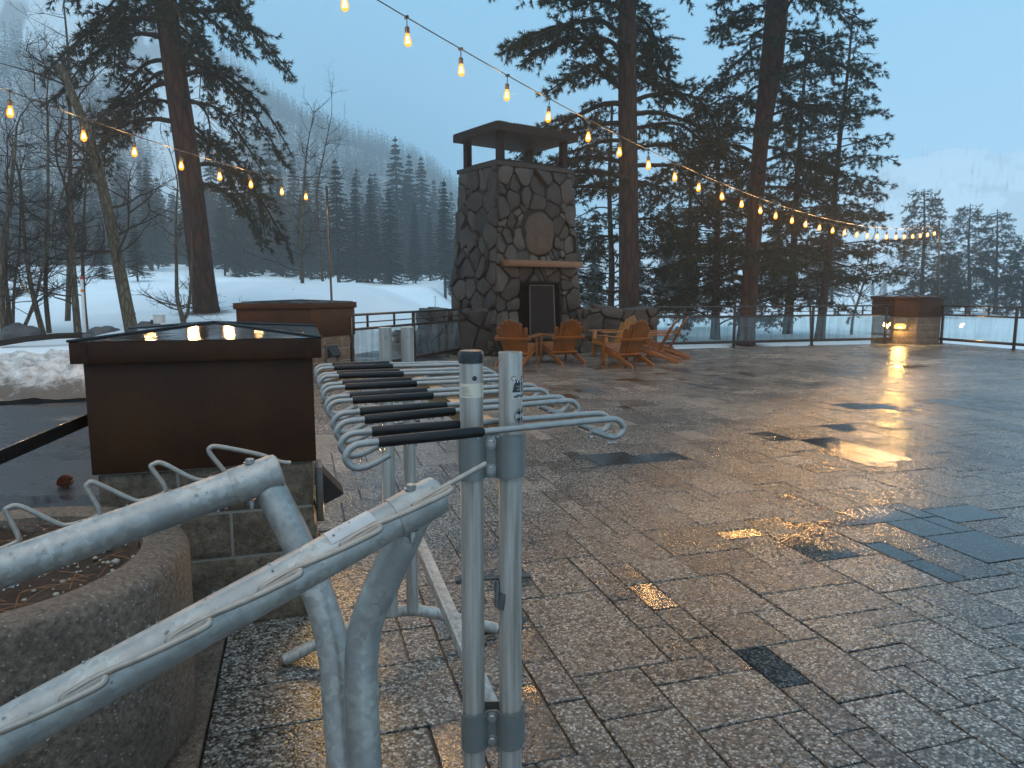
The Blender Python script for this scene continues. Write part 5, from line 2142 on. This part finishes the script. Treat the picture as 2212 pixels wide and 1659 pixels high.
# slimmer pine right of it
sb = P(1770, 738, 29)
st_ = sb + Vector((0.6, 0, 12.6))
pine("pine_tree", "slim pointed pine right of the twin stemmed pine, lower limbs upswept", sb, st_, 0.19, 0.03,
     limb_set(74, 0.16, 0.99, lambda g: 2.9 * (1 - g) ** 0.75 + 0.25, 11, (0.0, 0.25), (0.0, 0.25)), 11, MAT['barkpine'], twig_len=0.55, twig_step=0.22)
sb2 = P(1700, 735, 33)
pine("pine_tree", "dark bushy pine between the twin stemmed and slim pines", sb2, sb2 + Vector((0.2, 0, 13.5)), 0.22, 0.04,
     limb_set(70, 0.08, 0.99, lambda g: 3.1 * (1 - g) ** 0.6 + 0.3, 13, (0.0, 0.2), (0.05, 0.35)), 13, MAT['barkpine'], twig_len=0.7, twig_step=0.25)
sb3 = P(1545, 730, 30)
pine("pine_tree", "dark low spreading pine just left of the twin stemmed pine", sb3, sb3 + Vector((-0.2, 0, 9.5)), 0.2, 0.04,
     limb_set(64, 0.07, 0.99, lambda g: 3.3 * (1 - g) ** 0.6 + 0.3, 15, (0.0, 0.2), (0.05, 0.35)), 15, MAT['barkpine'], twig_len=0.7, twig_step=0.25)
sb4 = P(1480, 705, 36)
pine("pine_tree", "grey green pine seen between the fireplace pine and the twin stemmed pine", sb4, sb4 + Vector((0.1, 0, 9.5)), 0.17, 0.04,
     limb_set(60, 0.07, 0.99, lambda g: 3.0 * (1 - g) ** 0.6 + 0.3, 16, (0.0, 0.2), (0.05, 0.35)), 16, MAT['barkpine'], twig_len=0.7, twig_step=0.28)
sb5 = P(1318, 690, 31)
pine("pine_tree", "low pine whose dark limbs show between the chimney and the big trunk", sb5, sb5 + Vector((-0.1, 0, 9.0)), 0.17, 0.05,
     limb_set(52, 0.10, 0.99, lambda g: 2.9 * (1 - g) ** 0.5 + 0.3, 18, (0.0, 0.2), (0.05, 0.35)), 18, MAT['barkpine'], twig_len=0.7, twig_step=0.28)
# far right trees beyond the corner pillar
far_right = [(1994, 655, 52, 408, 17, "tallest of the hazy pines right of the corner pillar, standing alone"), (2093, 655, 60, 440, 18, "hazy pine with a bare top second from right"), (2152, 655, 60, 452, 19, "narrow hazy pine near the right edge of the view"), (2214, 655, 52, 520, 20, "hazy pine cut by the right edge of the photo"), (2048, 655, 58, 545, 22, "short bushy hazy pine between the lone pine and bare topped one")]
for (px, py, d, pt, sd_, lab) in far_right:
    b_ = P(px, py, d)
    b_.z = -0.5
    tp = P(px + 3, pt, d)
    Ht = tp.z - b_.z
    pine("pine_tree", lab, b_, tp, 0.20, 0.03, limb_set(66, 0.10, 0.99, lambda g: 0.24 * Ht * (1 - g) ** 0.62 + 0.35, sd_, (0.0, 0.2), (0.1, 0.3)), sd_, MAT['barkpine'],
         twig_len=0.8, twig_step=0.20, tuft_len=0.22, tuft_w=0.036, tuft_n=11, tuft_step=0.13)

# ---- mid-distance firs: five kinds, copied
def fir_mesh(seed, H=1.0, W=0.2, n=2400, bare=0.06):
    """whorls of drooping boughs, blades along each bough"""
    nr = np.random.default_rng(seed)
    lev = 30 if n > 500 else 13
    per = max(4, int(round(n / lev / (9 if n > 500 else 1))))
    C, D, Ls = [], [], []
    for l in range(lev):
        z0 = bare + (1 - bare) * (l + 0.5 * nr.random()) / lev
        env = W * (1 - z0) ** 0.85 + 0.006
        k = per if n > 500 else max(2, n // lev)
        for i in range(k):
            if nr.random() < 0.14:
                continue
            a = 2 * np.pi * (i + nr.random() * 0.8) / k + l * 1.7
            L = env * nr.uniform(0.55, 1.12)
            m_ = 9 if n > 500 else 1
            for j in range(m_):
                q = (j + 0.6) / m_ if m_ > 1 else nr.uniform(0.35, 0.9)
                z = z0 - L * (0.55 * q - 0.28 * q * q)
                sx = nr.normal() * 0.13 * L * (1 - q)
                C.append((np.cos(a) * L * q - np.sin(a) * sx, np.sin(a) * L * q + np.cos(a) * sx, z + nr.normal() * 0.002))
                D.append((np.cos(a) - np.sin(a) * sx * 8, np.sin(a) + np.cos(a) * sx * 8, -0.15))
                Ls.append((0.25 + 0.75 * (1 - z0) ** 0.8) * (1.15 - 0.5 * q))
    C.append((0, 0, 0.985)); D.append((0, 0, 1.0)); Ls.append(0.5)
    return tuft_geo(np.array(C), np.array(D), 3, 0.048, 0.010, nr, 0.55, np.array(Ls)) * H


fir_kinds = []
for i_ in range(6):
    Hk, Wk, bk_ = [(14, 0.17, 0.05), (14, 0.21, 0.10), (14, 0.14, 0.08), (14, 0.19, 0.03), (14, 0.23, 0.16), (14, 0.16, 0.2)][i_]
    V_ = fir_mesh(40 + i_, Hk, Wk, 2400, bk_)
    fir_kinds.append((V_, Hk))
FIRS = []


def fir(px, d, ytop, kind, label, group, zb=None):
    x = P(px, 640, d).x
    y = P(px, 640, d).y
    z = float(terrain(x, y)) - 0.2 if zb is None else zb
    zt = P(px, ytop, d).z
    s = max(0.25, (zt - z) / 14.0)
    V_, Hk = fir_kinds[kind]
    if kind not in fir_proto:
        t = thing("fir_tree", label, "tree", (0, 0, 0), group)
        m = MB()
        m.tube([(0, 0, 0), (0, 0, 7), (0, 0, 13.8)], [0.20, 0.13, 0.02], 7)
        m.build("trunk", MAT['limb'], t, world=False, smooth=60)
        tri_obj("crown", V_, MAT['needlefar'], t)
        fir_proto[kind] = t
    else:
        t = copy_tree(fir_proto[kind])
        t['label'] = label
        t['group'] = group
    t.location = (x, y, z)
    rg = random.Random(int(px * 7 + d))
    t.scale = (s * rg.uniform(0.9, 1.15), s * rg.uniform(0.9, 1.15), s)
    t.rotation_euler = (0, 0, rg.uniform(0, 6.28))
    return t


fir_proto = {}
GT = "hazy firs in the dark tree line below the mountain"
named = [   # px, depth, top y, kind, label
    (962, 74, 393, 5, "tallest hazy fir, its thin bare lower trunk just left of the chimney"),
    (845, 76, 408, 3, "broad pointed fir in the tree line below the snowy ridge"),
    (805, 80, 388, 2, "narrow spiky fir left of the broad pointed fir"),
    (772, 78, 386, 0, "slim fir in the tree line nearest the left light pole's right side"),
    (733, 72, 350, 1, "tall dark fir directly behind the left light pole"),
    (898, 82, 440, 2, "small slim fir in the dip of the tree line"),
    (300, 44, 470, 4, "dense dark bushy fir on the snow behind the leaning aspen"),
    (225, 46, 480, 3, "dense dark bushy fir left of the leaning aspen trunk"),
]
for a_ in named:
    fir(*a_, group=None) if False else fir(a_[0], a_[1], a_[2], a_[3], a_[4], "large firs beyond the snow field")
rgt = random.Random(77)
for i_ in range(96):
    px = -90 + (i_ * 61.8034 * 17.3) % 1150
    d = rgt.uniform(74, 120)
    if px < 700:
        yt = rgt.uniform(360, 500)
    else:
        yt = 455 + (px - 700) * 0.09 + rgt.uniform(-30, 60)
    if px > 955:
        yt = max(yt, 480)
    fir(px, d, yt, rgt.randrange(6), "hazy dark fir among many in the tree line below the mountain", GT)
for i_ in range(120):
    px = rgt.uniform(-120, 1000)
    d = rgt.uniform(115, 235)
    q_ = P(px, 600, d)
    zt_ = float(terrain(q_.x, q_.y)) + rgt.uniform(13, 24)
    ytop = CY - FPX * (((zt_ - CAM_H) / d + math.sin(PITCH)) / math.cos(PITCH))
    fir(px, d, ytop, rgt.randrange(6), "misty fir on the lower slope of the mountain behind the tree line", "misty firs on the lower mountain slope")
for i_ in range(22):
    px = rgt.uniform(1235, 1800)
    fir(px, rgt.uniform(60, 110), rgt.uniform(420, 560), rgt.randrange(6), "misty fir in the background woods behind the right hand pines", "misty firs behind the right hand pines")
for i_ in range(16):
    px = rgt.uniform(1850, 2260)
    fir(px, rgt.uniform(190, 260), rgt.uniform(590, 618), rgt.randrange(6), "faint fir on the far side of the snowy flat", "faint firs across the snowy flat", zb=-0.6)


def forest():
    nr = np.random.default_rng(6)
    N = 19000
    px = nr.uniform(-500, 1230, N)
    r = 150 + 470 * nr.uniform(0, 1, N) ** 0.75
    br = (px - CX) / FPX
    y = r / np.sqrt(1 + br ** 2)
    x = br * y
    dens = fbm(x * 0.018, y * 0.010, 41, 4)
    keep = (dens > 0.40 + 0.06 * (r > 400)) | (r < 210)
    x, y, r = x[keep], y[keep], r[keep]
    z = terrain(x, y)
    base = []
    for s_ in range(5):
        v = fir_mesh(90 + s_, 1.0, [0.13, 0.16, 0.19, 0.12, 0.15][s_], 40, 0.04)
        # larger blades for so few
        c = v.reshape(-1, 3, 3)
        mid = c.mean(1, keepdims=True)
        base.append(((c - mid) * 2.6 + mid).reshape(-1, 3))
    out = []
    for i in range(len(x)):
        b = base[i % 5]
        H = nr.uniform(9, 18)
        a = nr.uniform(0, 6.28)
        ca, sa = math.cos(a), math.sin(a)
        q = np.empty_like(b)
        w = nr.uniform(0.8, 1.2)
        q[:, 0] = (b[:, 0] * ca - b[:, 1] * sa) * H * w + x[i]
        q[:, 1] = (b[:, 0] * sa + b[:, 1] * ca) * H * w + y[i]
        q[:, 2] = b[:, 2] * H + z[i] - 0.3
        out.append(q)
    # scattered trees on the far right mountain
    N2 = 900
    px = nr.uniform(1700, 2500, N2)
    r = nr.uniform(360, 900, N2)
    br = (px - CX) / FPX
    yy = r / np.sqrt(1 + br ** 2)
    xx = br * yy
    k2 = fbm(xx * 0.02, yy * 0.02, 43, 4) > 0.52
    xx, yy = xx[k2], yy[k2]
    zz = terrain(xx, yy)
    for i in range(len(xx)):
        b = base[i % 5]
        H = nr.uniform(6, 13)
        out.append(b * H + np.array([xx[i], yy[i], zz[i] - 0.3]))
    V = np.concatenate(out)
    o = tri_obj("forest", V, MAT['forest'], None)
    tag(o, kind='stuff')


forest()

# ---- bare aspens
def aspen(label, pts, r0, r1, seed, n_br=16, blen=2.0, depth=3, group="bare aspens on the snow at the left", cut=False):
    """trunk through pts (world)"""
    pts = smoothpath(pts, 5)
    t = thing("aspen_tree", label, "tree", pts[0], group)
    rng = random.Random(seed)
    m = MB()
    n = len(pts)
    base = pts[0] - Vector((0, 0, 0.4))
    base.z = min(base.z, float(terrain(base.x, base.y)) - 0.15)
    m.tube([base] + pts, [r0 * 1.15] + [r0 + (r1 - r0) * i / (n - 1) for i in range(n)], 9)
    # knots
    for i in range(7):
        f = rng.uniform(0.05, 0.75)
        p = pts[int(f * (n - 1))]
        a = rng.uniform(0, 6.28)
        m.ball(p + Vector((math.cos(a), math.sin(a), 0)) * r0 * 0.8, r0 * 0.3, (1, 1, 0.7))
    m.build("trunk", MAT['aspen'], t, smooth=180)
    br = MB()

    def grow(p, d, L, r, dep):
        k_ = 5 if dep >= 2 else 4
        q = [p]
        dd = d.copy()
        for i in range(k_):
            dd = (dd + Vector((rng.gauss(0, 0.17), rng.gauss(0, 0.17), rng.gauss(0.05, 0.13)))).normalized()
            q.append(q[-1] + dd * L / k_)
        br.tube(q, [r * (1 - 0.75 * i / k_) for i in range(k_ + 1)], 4 if dep >= 2 else 3, cap=False)
        if dep <= 0:
            return
        for i in range(rng.randint(3, 5)):
            j = rng.randint(1, k_)
            side = Vector((rng.gauss(0, 1), rng.gauss(0, 1), rng.gauss(0.2, 0.6))).normalized()
            nd = (dd * 0.7 + side * 0.75).normalized()
            grow(q[j], nd, L * rng.uniform(0.32, 0.55), r * 0.5, dep - 1)
    for i in range(n_br):
        f = rng.uniform(0.25, 1.0)
        k_ = min(n - 1, int(f * (n - 1)))
        a = rng.uniform(0, 6.28)
        d = Vector((math.cos(a), math.sin(a), rng.uniform(-0.05, 0.8))).normalized()
        grow(pts[k_], d, blen * rng.uniform(0.5, 1.1) * (1.15 - 0.5 * f), max(0.012, r0 * 0.26 * (1.2 - 0.6 * f)), depth)
    if not cut:
        grow(pts[-1], (pts[-1] - pts[-3]).normalized(), blen * 0.9, r1, depth)
    br.build("branches", MAT['limbasp'], t, smooth=180)
    return t


MAT['limbasp'] = m_plain("aspen_twig_bark", (0.045, 0.034, 0.026), 0.8, spec=0.2, nscale=10)


def PP(lst, d):
    return [P(x, y, d) for x, y in lst]


aspen("leaning aspen with a sawn off top, thickest of the bare trees", PP([(284, 712), (262, 600), (232, 450), (200, 320), (165, 225), (128, 142)], 17.0), 0.155, 0.085, 1, 18, 2.3, cut=True)
aspen("bare aspen whose thin top rises from beside the sawn leaning trunk", PP([(150, 160), (152, 120), (143, 60), (135, 0), (128, -60)], 17.2) if False else PP([(146, 705), (150, 560), (152, 380), (150, 190), (146, 100), (138, 10)], 19.5), 0.075, 0.02, 2, 26, 1.6)
aspen("bare aspen bent left at its foot beside the snow bank", PP([(94, 724), (76, 655), (62, 590), (52, 500), (44, 390)], 16.5), 0.065, 0.03, 3, 20, 1.8)
aspen("slim upright aspen right of the bent one", PP([(107, 724), (99, 640), (100, 560), (104, 420), (103, 250)], 17.0), 0.06, 0.025, 4, 24, 1.8)
aspen("short stout aspen with dark snapped side stubs near the marker pole", PP([(169, 724), (162, 640), (156, 540), (154, 440)], 16.5), 0.085, 0.05, 5, 16, 1.7)
aspen("slender aspen just behind the white marker pole", PP([(188, 724), (181, 640), (179, 540), (184, 420), (190, 300)], 17.4), 0.055, 0.02, 6, 20, 1.7)
aspen("bare aspen at the very left edge of the view", PP([(12, 728), (2, 640), (6, 540), (22, 420), (34, 300)], 16.0), 0.085, 0.03, 7, 22, 1.9)
aspen("thin aspen stem rising from the dark rock at left", PP([(24, 728), (18, 660), (12, 600), (14, 540), (20, 420)], 16.2), 0.06, 0.025, 8, 14, 1.6)
aspen("thin aspen leaning right across its neighbours at left", PP([(38, 732), (60, 690), (78, 640), (90, 590), (110, 500), (140, 400)], 16.3), 0.045, 0.02, 9, 14, 1.5)
aspen("wispy upright aspen stem behind the dark rock", PP([(28, 728), (29, 660), (33, 600), (42, 540), (44, 420)], 16.8), 0.04, 0.018, 10, 14, 1.5)
aspen("small forked aspen left of the big leaning pine, left stem", PP([(398, 704), (393, 684), (383, 640), (381, 560), (380, 480), (384, 400)], 19.0), 0.075, 0.02, 11, 18, 1.5)
aspen("small forked aspen left of the big leaning pine, right stem", PP([(398, 690), (405, 676), (410, 640), (414, 560), (414, 500)], 19.1), 0.05, 0.018, 12, 10, 1.3)
aspen("thin bare tree beside the left light pole", PP([(652, 668), (653, 600), (650, 540), (655, 470), (657, 400), (662, 330)], 29.0), 0.085, 0.03, 13, 26, 2.4)
aspen("bare tree with fine curling twigs right of the big leaning pine", PP([(700, 640), (690, 520), (684, 420), (700, 330), (716, 250)], 33.0), 0.07, 0.015, 14, 22, 2.4)
aspen("bare tree showing through the railing left of the corner pillar", PP([(1838, 735), (1842, 690), (1852, 655), (1868, 600), (1884, 520)], 31.0), 0.07, 0.02, 15, 22, 2.2, group="bare trees beyond the right railing")
aspen("spindly bare tree in front of the slim pine", PP([(1752, 735), (1750, 660), (1746, 600), (1742, 540)], 30.0), 0.05, 0.02, 16, 18, 2.0, group="bare trees beyond the right railing")

# ------------------------------------------------------------------ small things on the snow
def marker(label, a, b, d, bands=True, r=0.03):
    p0, p1 = P(*a, d), P(*b, d)
    t = thing("marker_pole", label, "marker pole", p0, "marker poles standing in the snow")
    m = MB()
    m.tube([Vector((p0.x, p0.y, min(p0.z, float(terrain(p0.x, p0.y))) - 0.2)), p1], r, 10)
    m.build("shaft", MAT['white'], t, smooth=60)
    m = MB()
    m.tube([p0.lerp(p1, 0.955), p0.lerp(p1, 1.004)], r * 1.04, 10)
    m.build("red_tip", MAT['red'], t, smooth=60)
    if bands:
        m = MB()
        m.tube([p0.lerp(p1, 0.745), p0.lerp(p1, 0.785)], r * 1.04, 10)
        m.build("orange_band", MAT['orange'], t, smooth=60)
    return t


marker("white marker pole with red tip among the bare aspens", (183.5, 726), (176, 598), 16.0, True, 0.034)
marker("thin white stake in the snow left of the middle pillar's top", (567, 670), (562, 625), 27, False, 0.03)
marker("tilted white stake in the snow above the middle pillar", (622, 670), (634, 625), 27, False, 0.03)
marker("white stake in the snow beside the left light pole", (705, 670), (709, 630), 27, False, 0.03)
marker("faint tall stake in the snow left of the chimney", (940, 672), (940, 640), 30, False, 0.025)


def boulder(label, c, sz, seed):
    bm = bmesh.new()
    bmesh.ops.create_icosphere(bm, subdivisions=4, radius=1)
    for v in bm.verts:
        n = 1 + 0.35 * mnoise.noise(v.co * 1.2 + Vector((seed, 0, 0))) + 0.12 * mnoise.noise(v.co * 3.5 + Vector((0, seed, 0)))
        v.co = Vector((v.co.x * sz[0], v.co.y * sz[1], v.co.z * sz[2])) * n
    me = bpy.data.meshes.new("boulder")
    bm.to_mesh(me)
    bm.free()
    me.polygons.foreach_set("use_smooth", [True] * len(me.polygons))
    me.materials.append(MAT['rock'])
    o = bpy.data.objects.new("boulder", me)
    COL.objects.link(o)
    o.location = c
    tag(o, label, "boulder", "boulders along the snow bank")


boulder("dark rock at the foot of the leftmost aspens", P(38, 722, 16.0), (0.42, 0.3, 0.24), 1)
boulder("rounded grey boulder partly hidden by the large pillar's cap", P(222, 722, 15.5), (0.34, 0.3, 0.17), 5)
boulder("small grey rock by the floodlight on the snow", P(318, 708, 16.5), (0.3, 0.25, 0.14), 9)

# dark timber edging along the snow
e = MB()
ep = [P(0, 742, 15.2), P(60, 732, 15.3), P(120, 726, 15.5), P(180, 724, 15.7), P(240, 724, 15.9)]
for a_, b_ in zip(ep[:-1], ep[1:]):
    e.bar(a_, b_, 0.12, 0.12)
tag(e.build("timber_edging", MAT['limb'], bevel=0.01), "dark timber edging between dirty snow bank and snow field", "edging")


def floodlight():
    c = P(344, 690, 15.5)
    t = thing("floodlight", "small grey box floodlight on a stake in the snow", "floodlight", c - Vector((0, 0, 0.3)))
    m = MB()
    m.box(c + Vector((0, 0, 0.0)), (0.20, 0.16, 0.17))
    m.box(c + Vector((-0.005, 0, 0.09)), (0.22, 0.18, 0.02))
    m.build("housing", MAT['greypl'], t, bevel=0.008)
    m = MB()
    m.bar(c + Vector((-0.1, -0.03, -0.08)), c + Vector((-0.17, -0.05, -0.04)), 0.1, 0.09)
    m.build("lamp_head", MAT['black'], t, bevel=0.005)
    m = MB()
    m.tube([c + Vector((0, 0, -0.08)), c + Vector((0, 0, -0.6))], 0.02, 8)
    m.build("stake", MAT['black'], t)


floodlight()


def snow_gun():
    c = P(26, 640, 34)
    c.z = float(terrain(c.x, c.y)) + 0.02
    k_ = 34 / FPX       # metres per sheet pixel
    t = thing("snow_gun", "wheeled snow making fan gun standing on the snow field at left", "snow gun", c)
    up = Vector((0, 0, 1))
    X, Y = Vector((1, 0, 0)), Vector((0, 1, 0))
    dirb = Vector((0.55, -0.8, 0.12)).normalized()
    bc = c + up * 1.0 + X * 0.05
    m = MB()
    m.lathe(bc - dirb * 0.7, [(0.22, 0), (0.34, 0.08), (0.36, 0.5), (0.33, 1.2), (0.345, 1.22), (0.345, 1.3), (0.29, 1.31), (0.27, 0.9)], 22, dirb)
    m.build("barrel", MAT['gun'], t, smooth=40)
    m = MB()
    m.tube([bc + dirb * 0.62 + (X * math.cos(a) + up * math.sin(a)) * 0.36 for a in np.linspace(0, 2 * math.pi, 21)], 0.03, 6)
    m.build("nozzle_ring", MAT['greypl'], t, smooth=60)
    m = MB()
    for s_ in (-1, 1):
        m.tube([bc + X * 0.36 * s_ - up * 0.0, c + X * 0.55 * s_ + up * 0.25], 0.04, 6)
        m.tube([c + X * 0.6 * s_ - Y * 0.5 + up * 0.22, c + X * 0.6 * s_ + Y * 0.5 + up * 0.22], 0.045, 6)
    m.tube([c - X * 0.65 + up * 0.22, c + X * 0.75 + up * 0.22], 0.05, 6)
    m.tube([c + X * 0.75 + up * 0.2, c + X * 0.72 + up * 0.6, c + X * 0.5 + up * 0.62], 0.025, 6)
    m.build("carriage", MAT['gun2'], t)
    m = MB()
    m.bar(c + X * 0.35 + up * 0.72, c + X * 1.02 - up * 0.02 - Y * 0.2, 0.06, 0.06)
    m.bar(c - X * 0.5 + up * 0.1, c - X * 0.5 + up * 0.8, 0.25, 0.3)
    m.build("yellow_frame", MAT['yellow'], t)
    for s_ in (-1, 1):
        m = MB()
        m.lathe(c + X * 0.62 * s_ - Y * 0.45 + up * 0.16, [(0.10, -0.06), (0.18, -0.05), (0.18, 0.05), (0.10, 0.06)], 16, X)
        m.build("wheel", MAT['rubber'], t, smooth=40)
    m = MB()
    m.tube([c + X * 0.1 + up * 0.25 - Y * 0.4, c + X * 1.3 - Y * 1.6 - up * 0.55], 0.03, 6)
    m.build("tow_bar", MAT['greypl'], t)


MAT['gun'] = m_plain("dark_gun_barrel", (0.05, 0.055, 0.055), 0.45, 0.3)
MAT['gun2'] = m_plain("gun_carriage", (0.10, 0.10, 0.10), 0.5, 0.4)
snow_gun()

# ------------------------------------------------------------------ haze
def haze():
    m = MB()
    m.box((60, 400, 150), (2400, 1600, 360))
    b = NB("valley_haze")
    v = b.n("VolumePrincipled", {"Color": (1.0, 1.0, 1.0), "Density": HAZE, "Anisotropy": 0.65})
    b.t.links.new(v.outputs[0], b.out.inputs["Volume"])
    o = m.build("haze", b.m)
    tag(o, kind='stuff')


HAZE = 0.0018
haze()
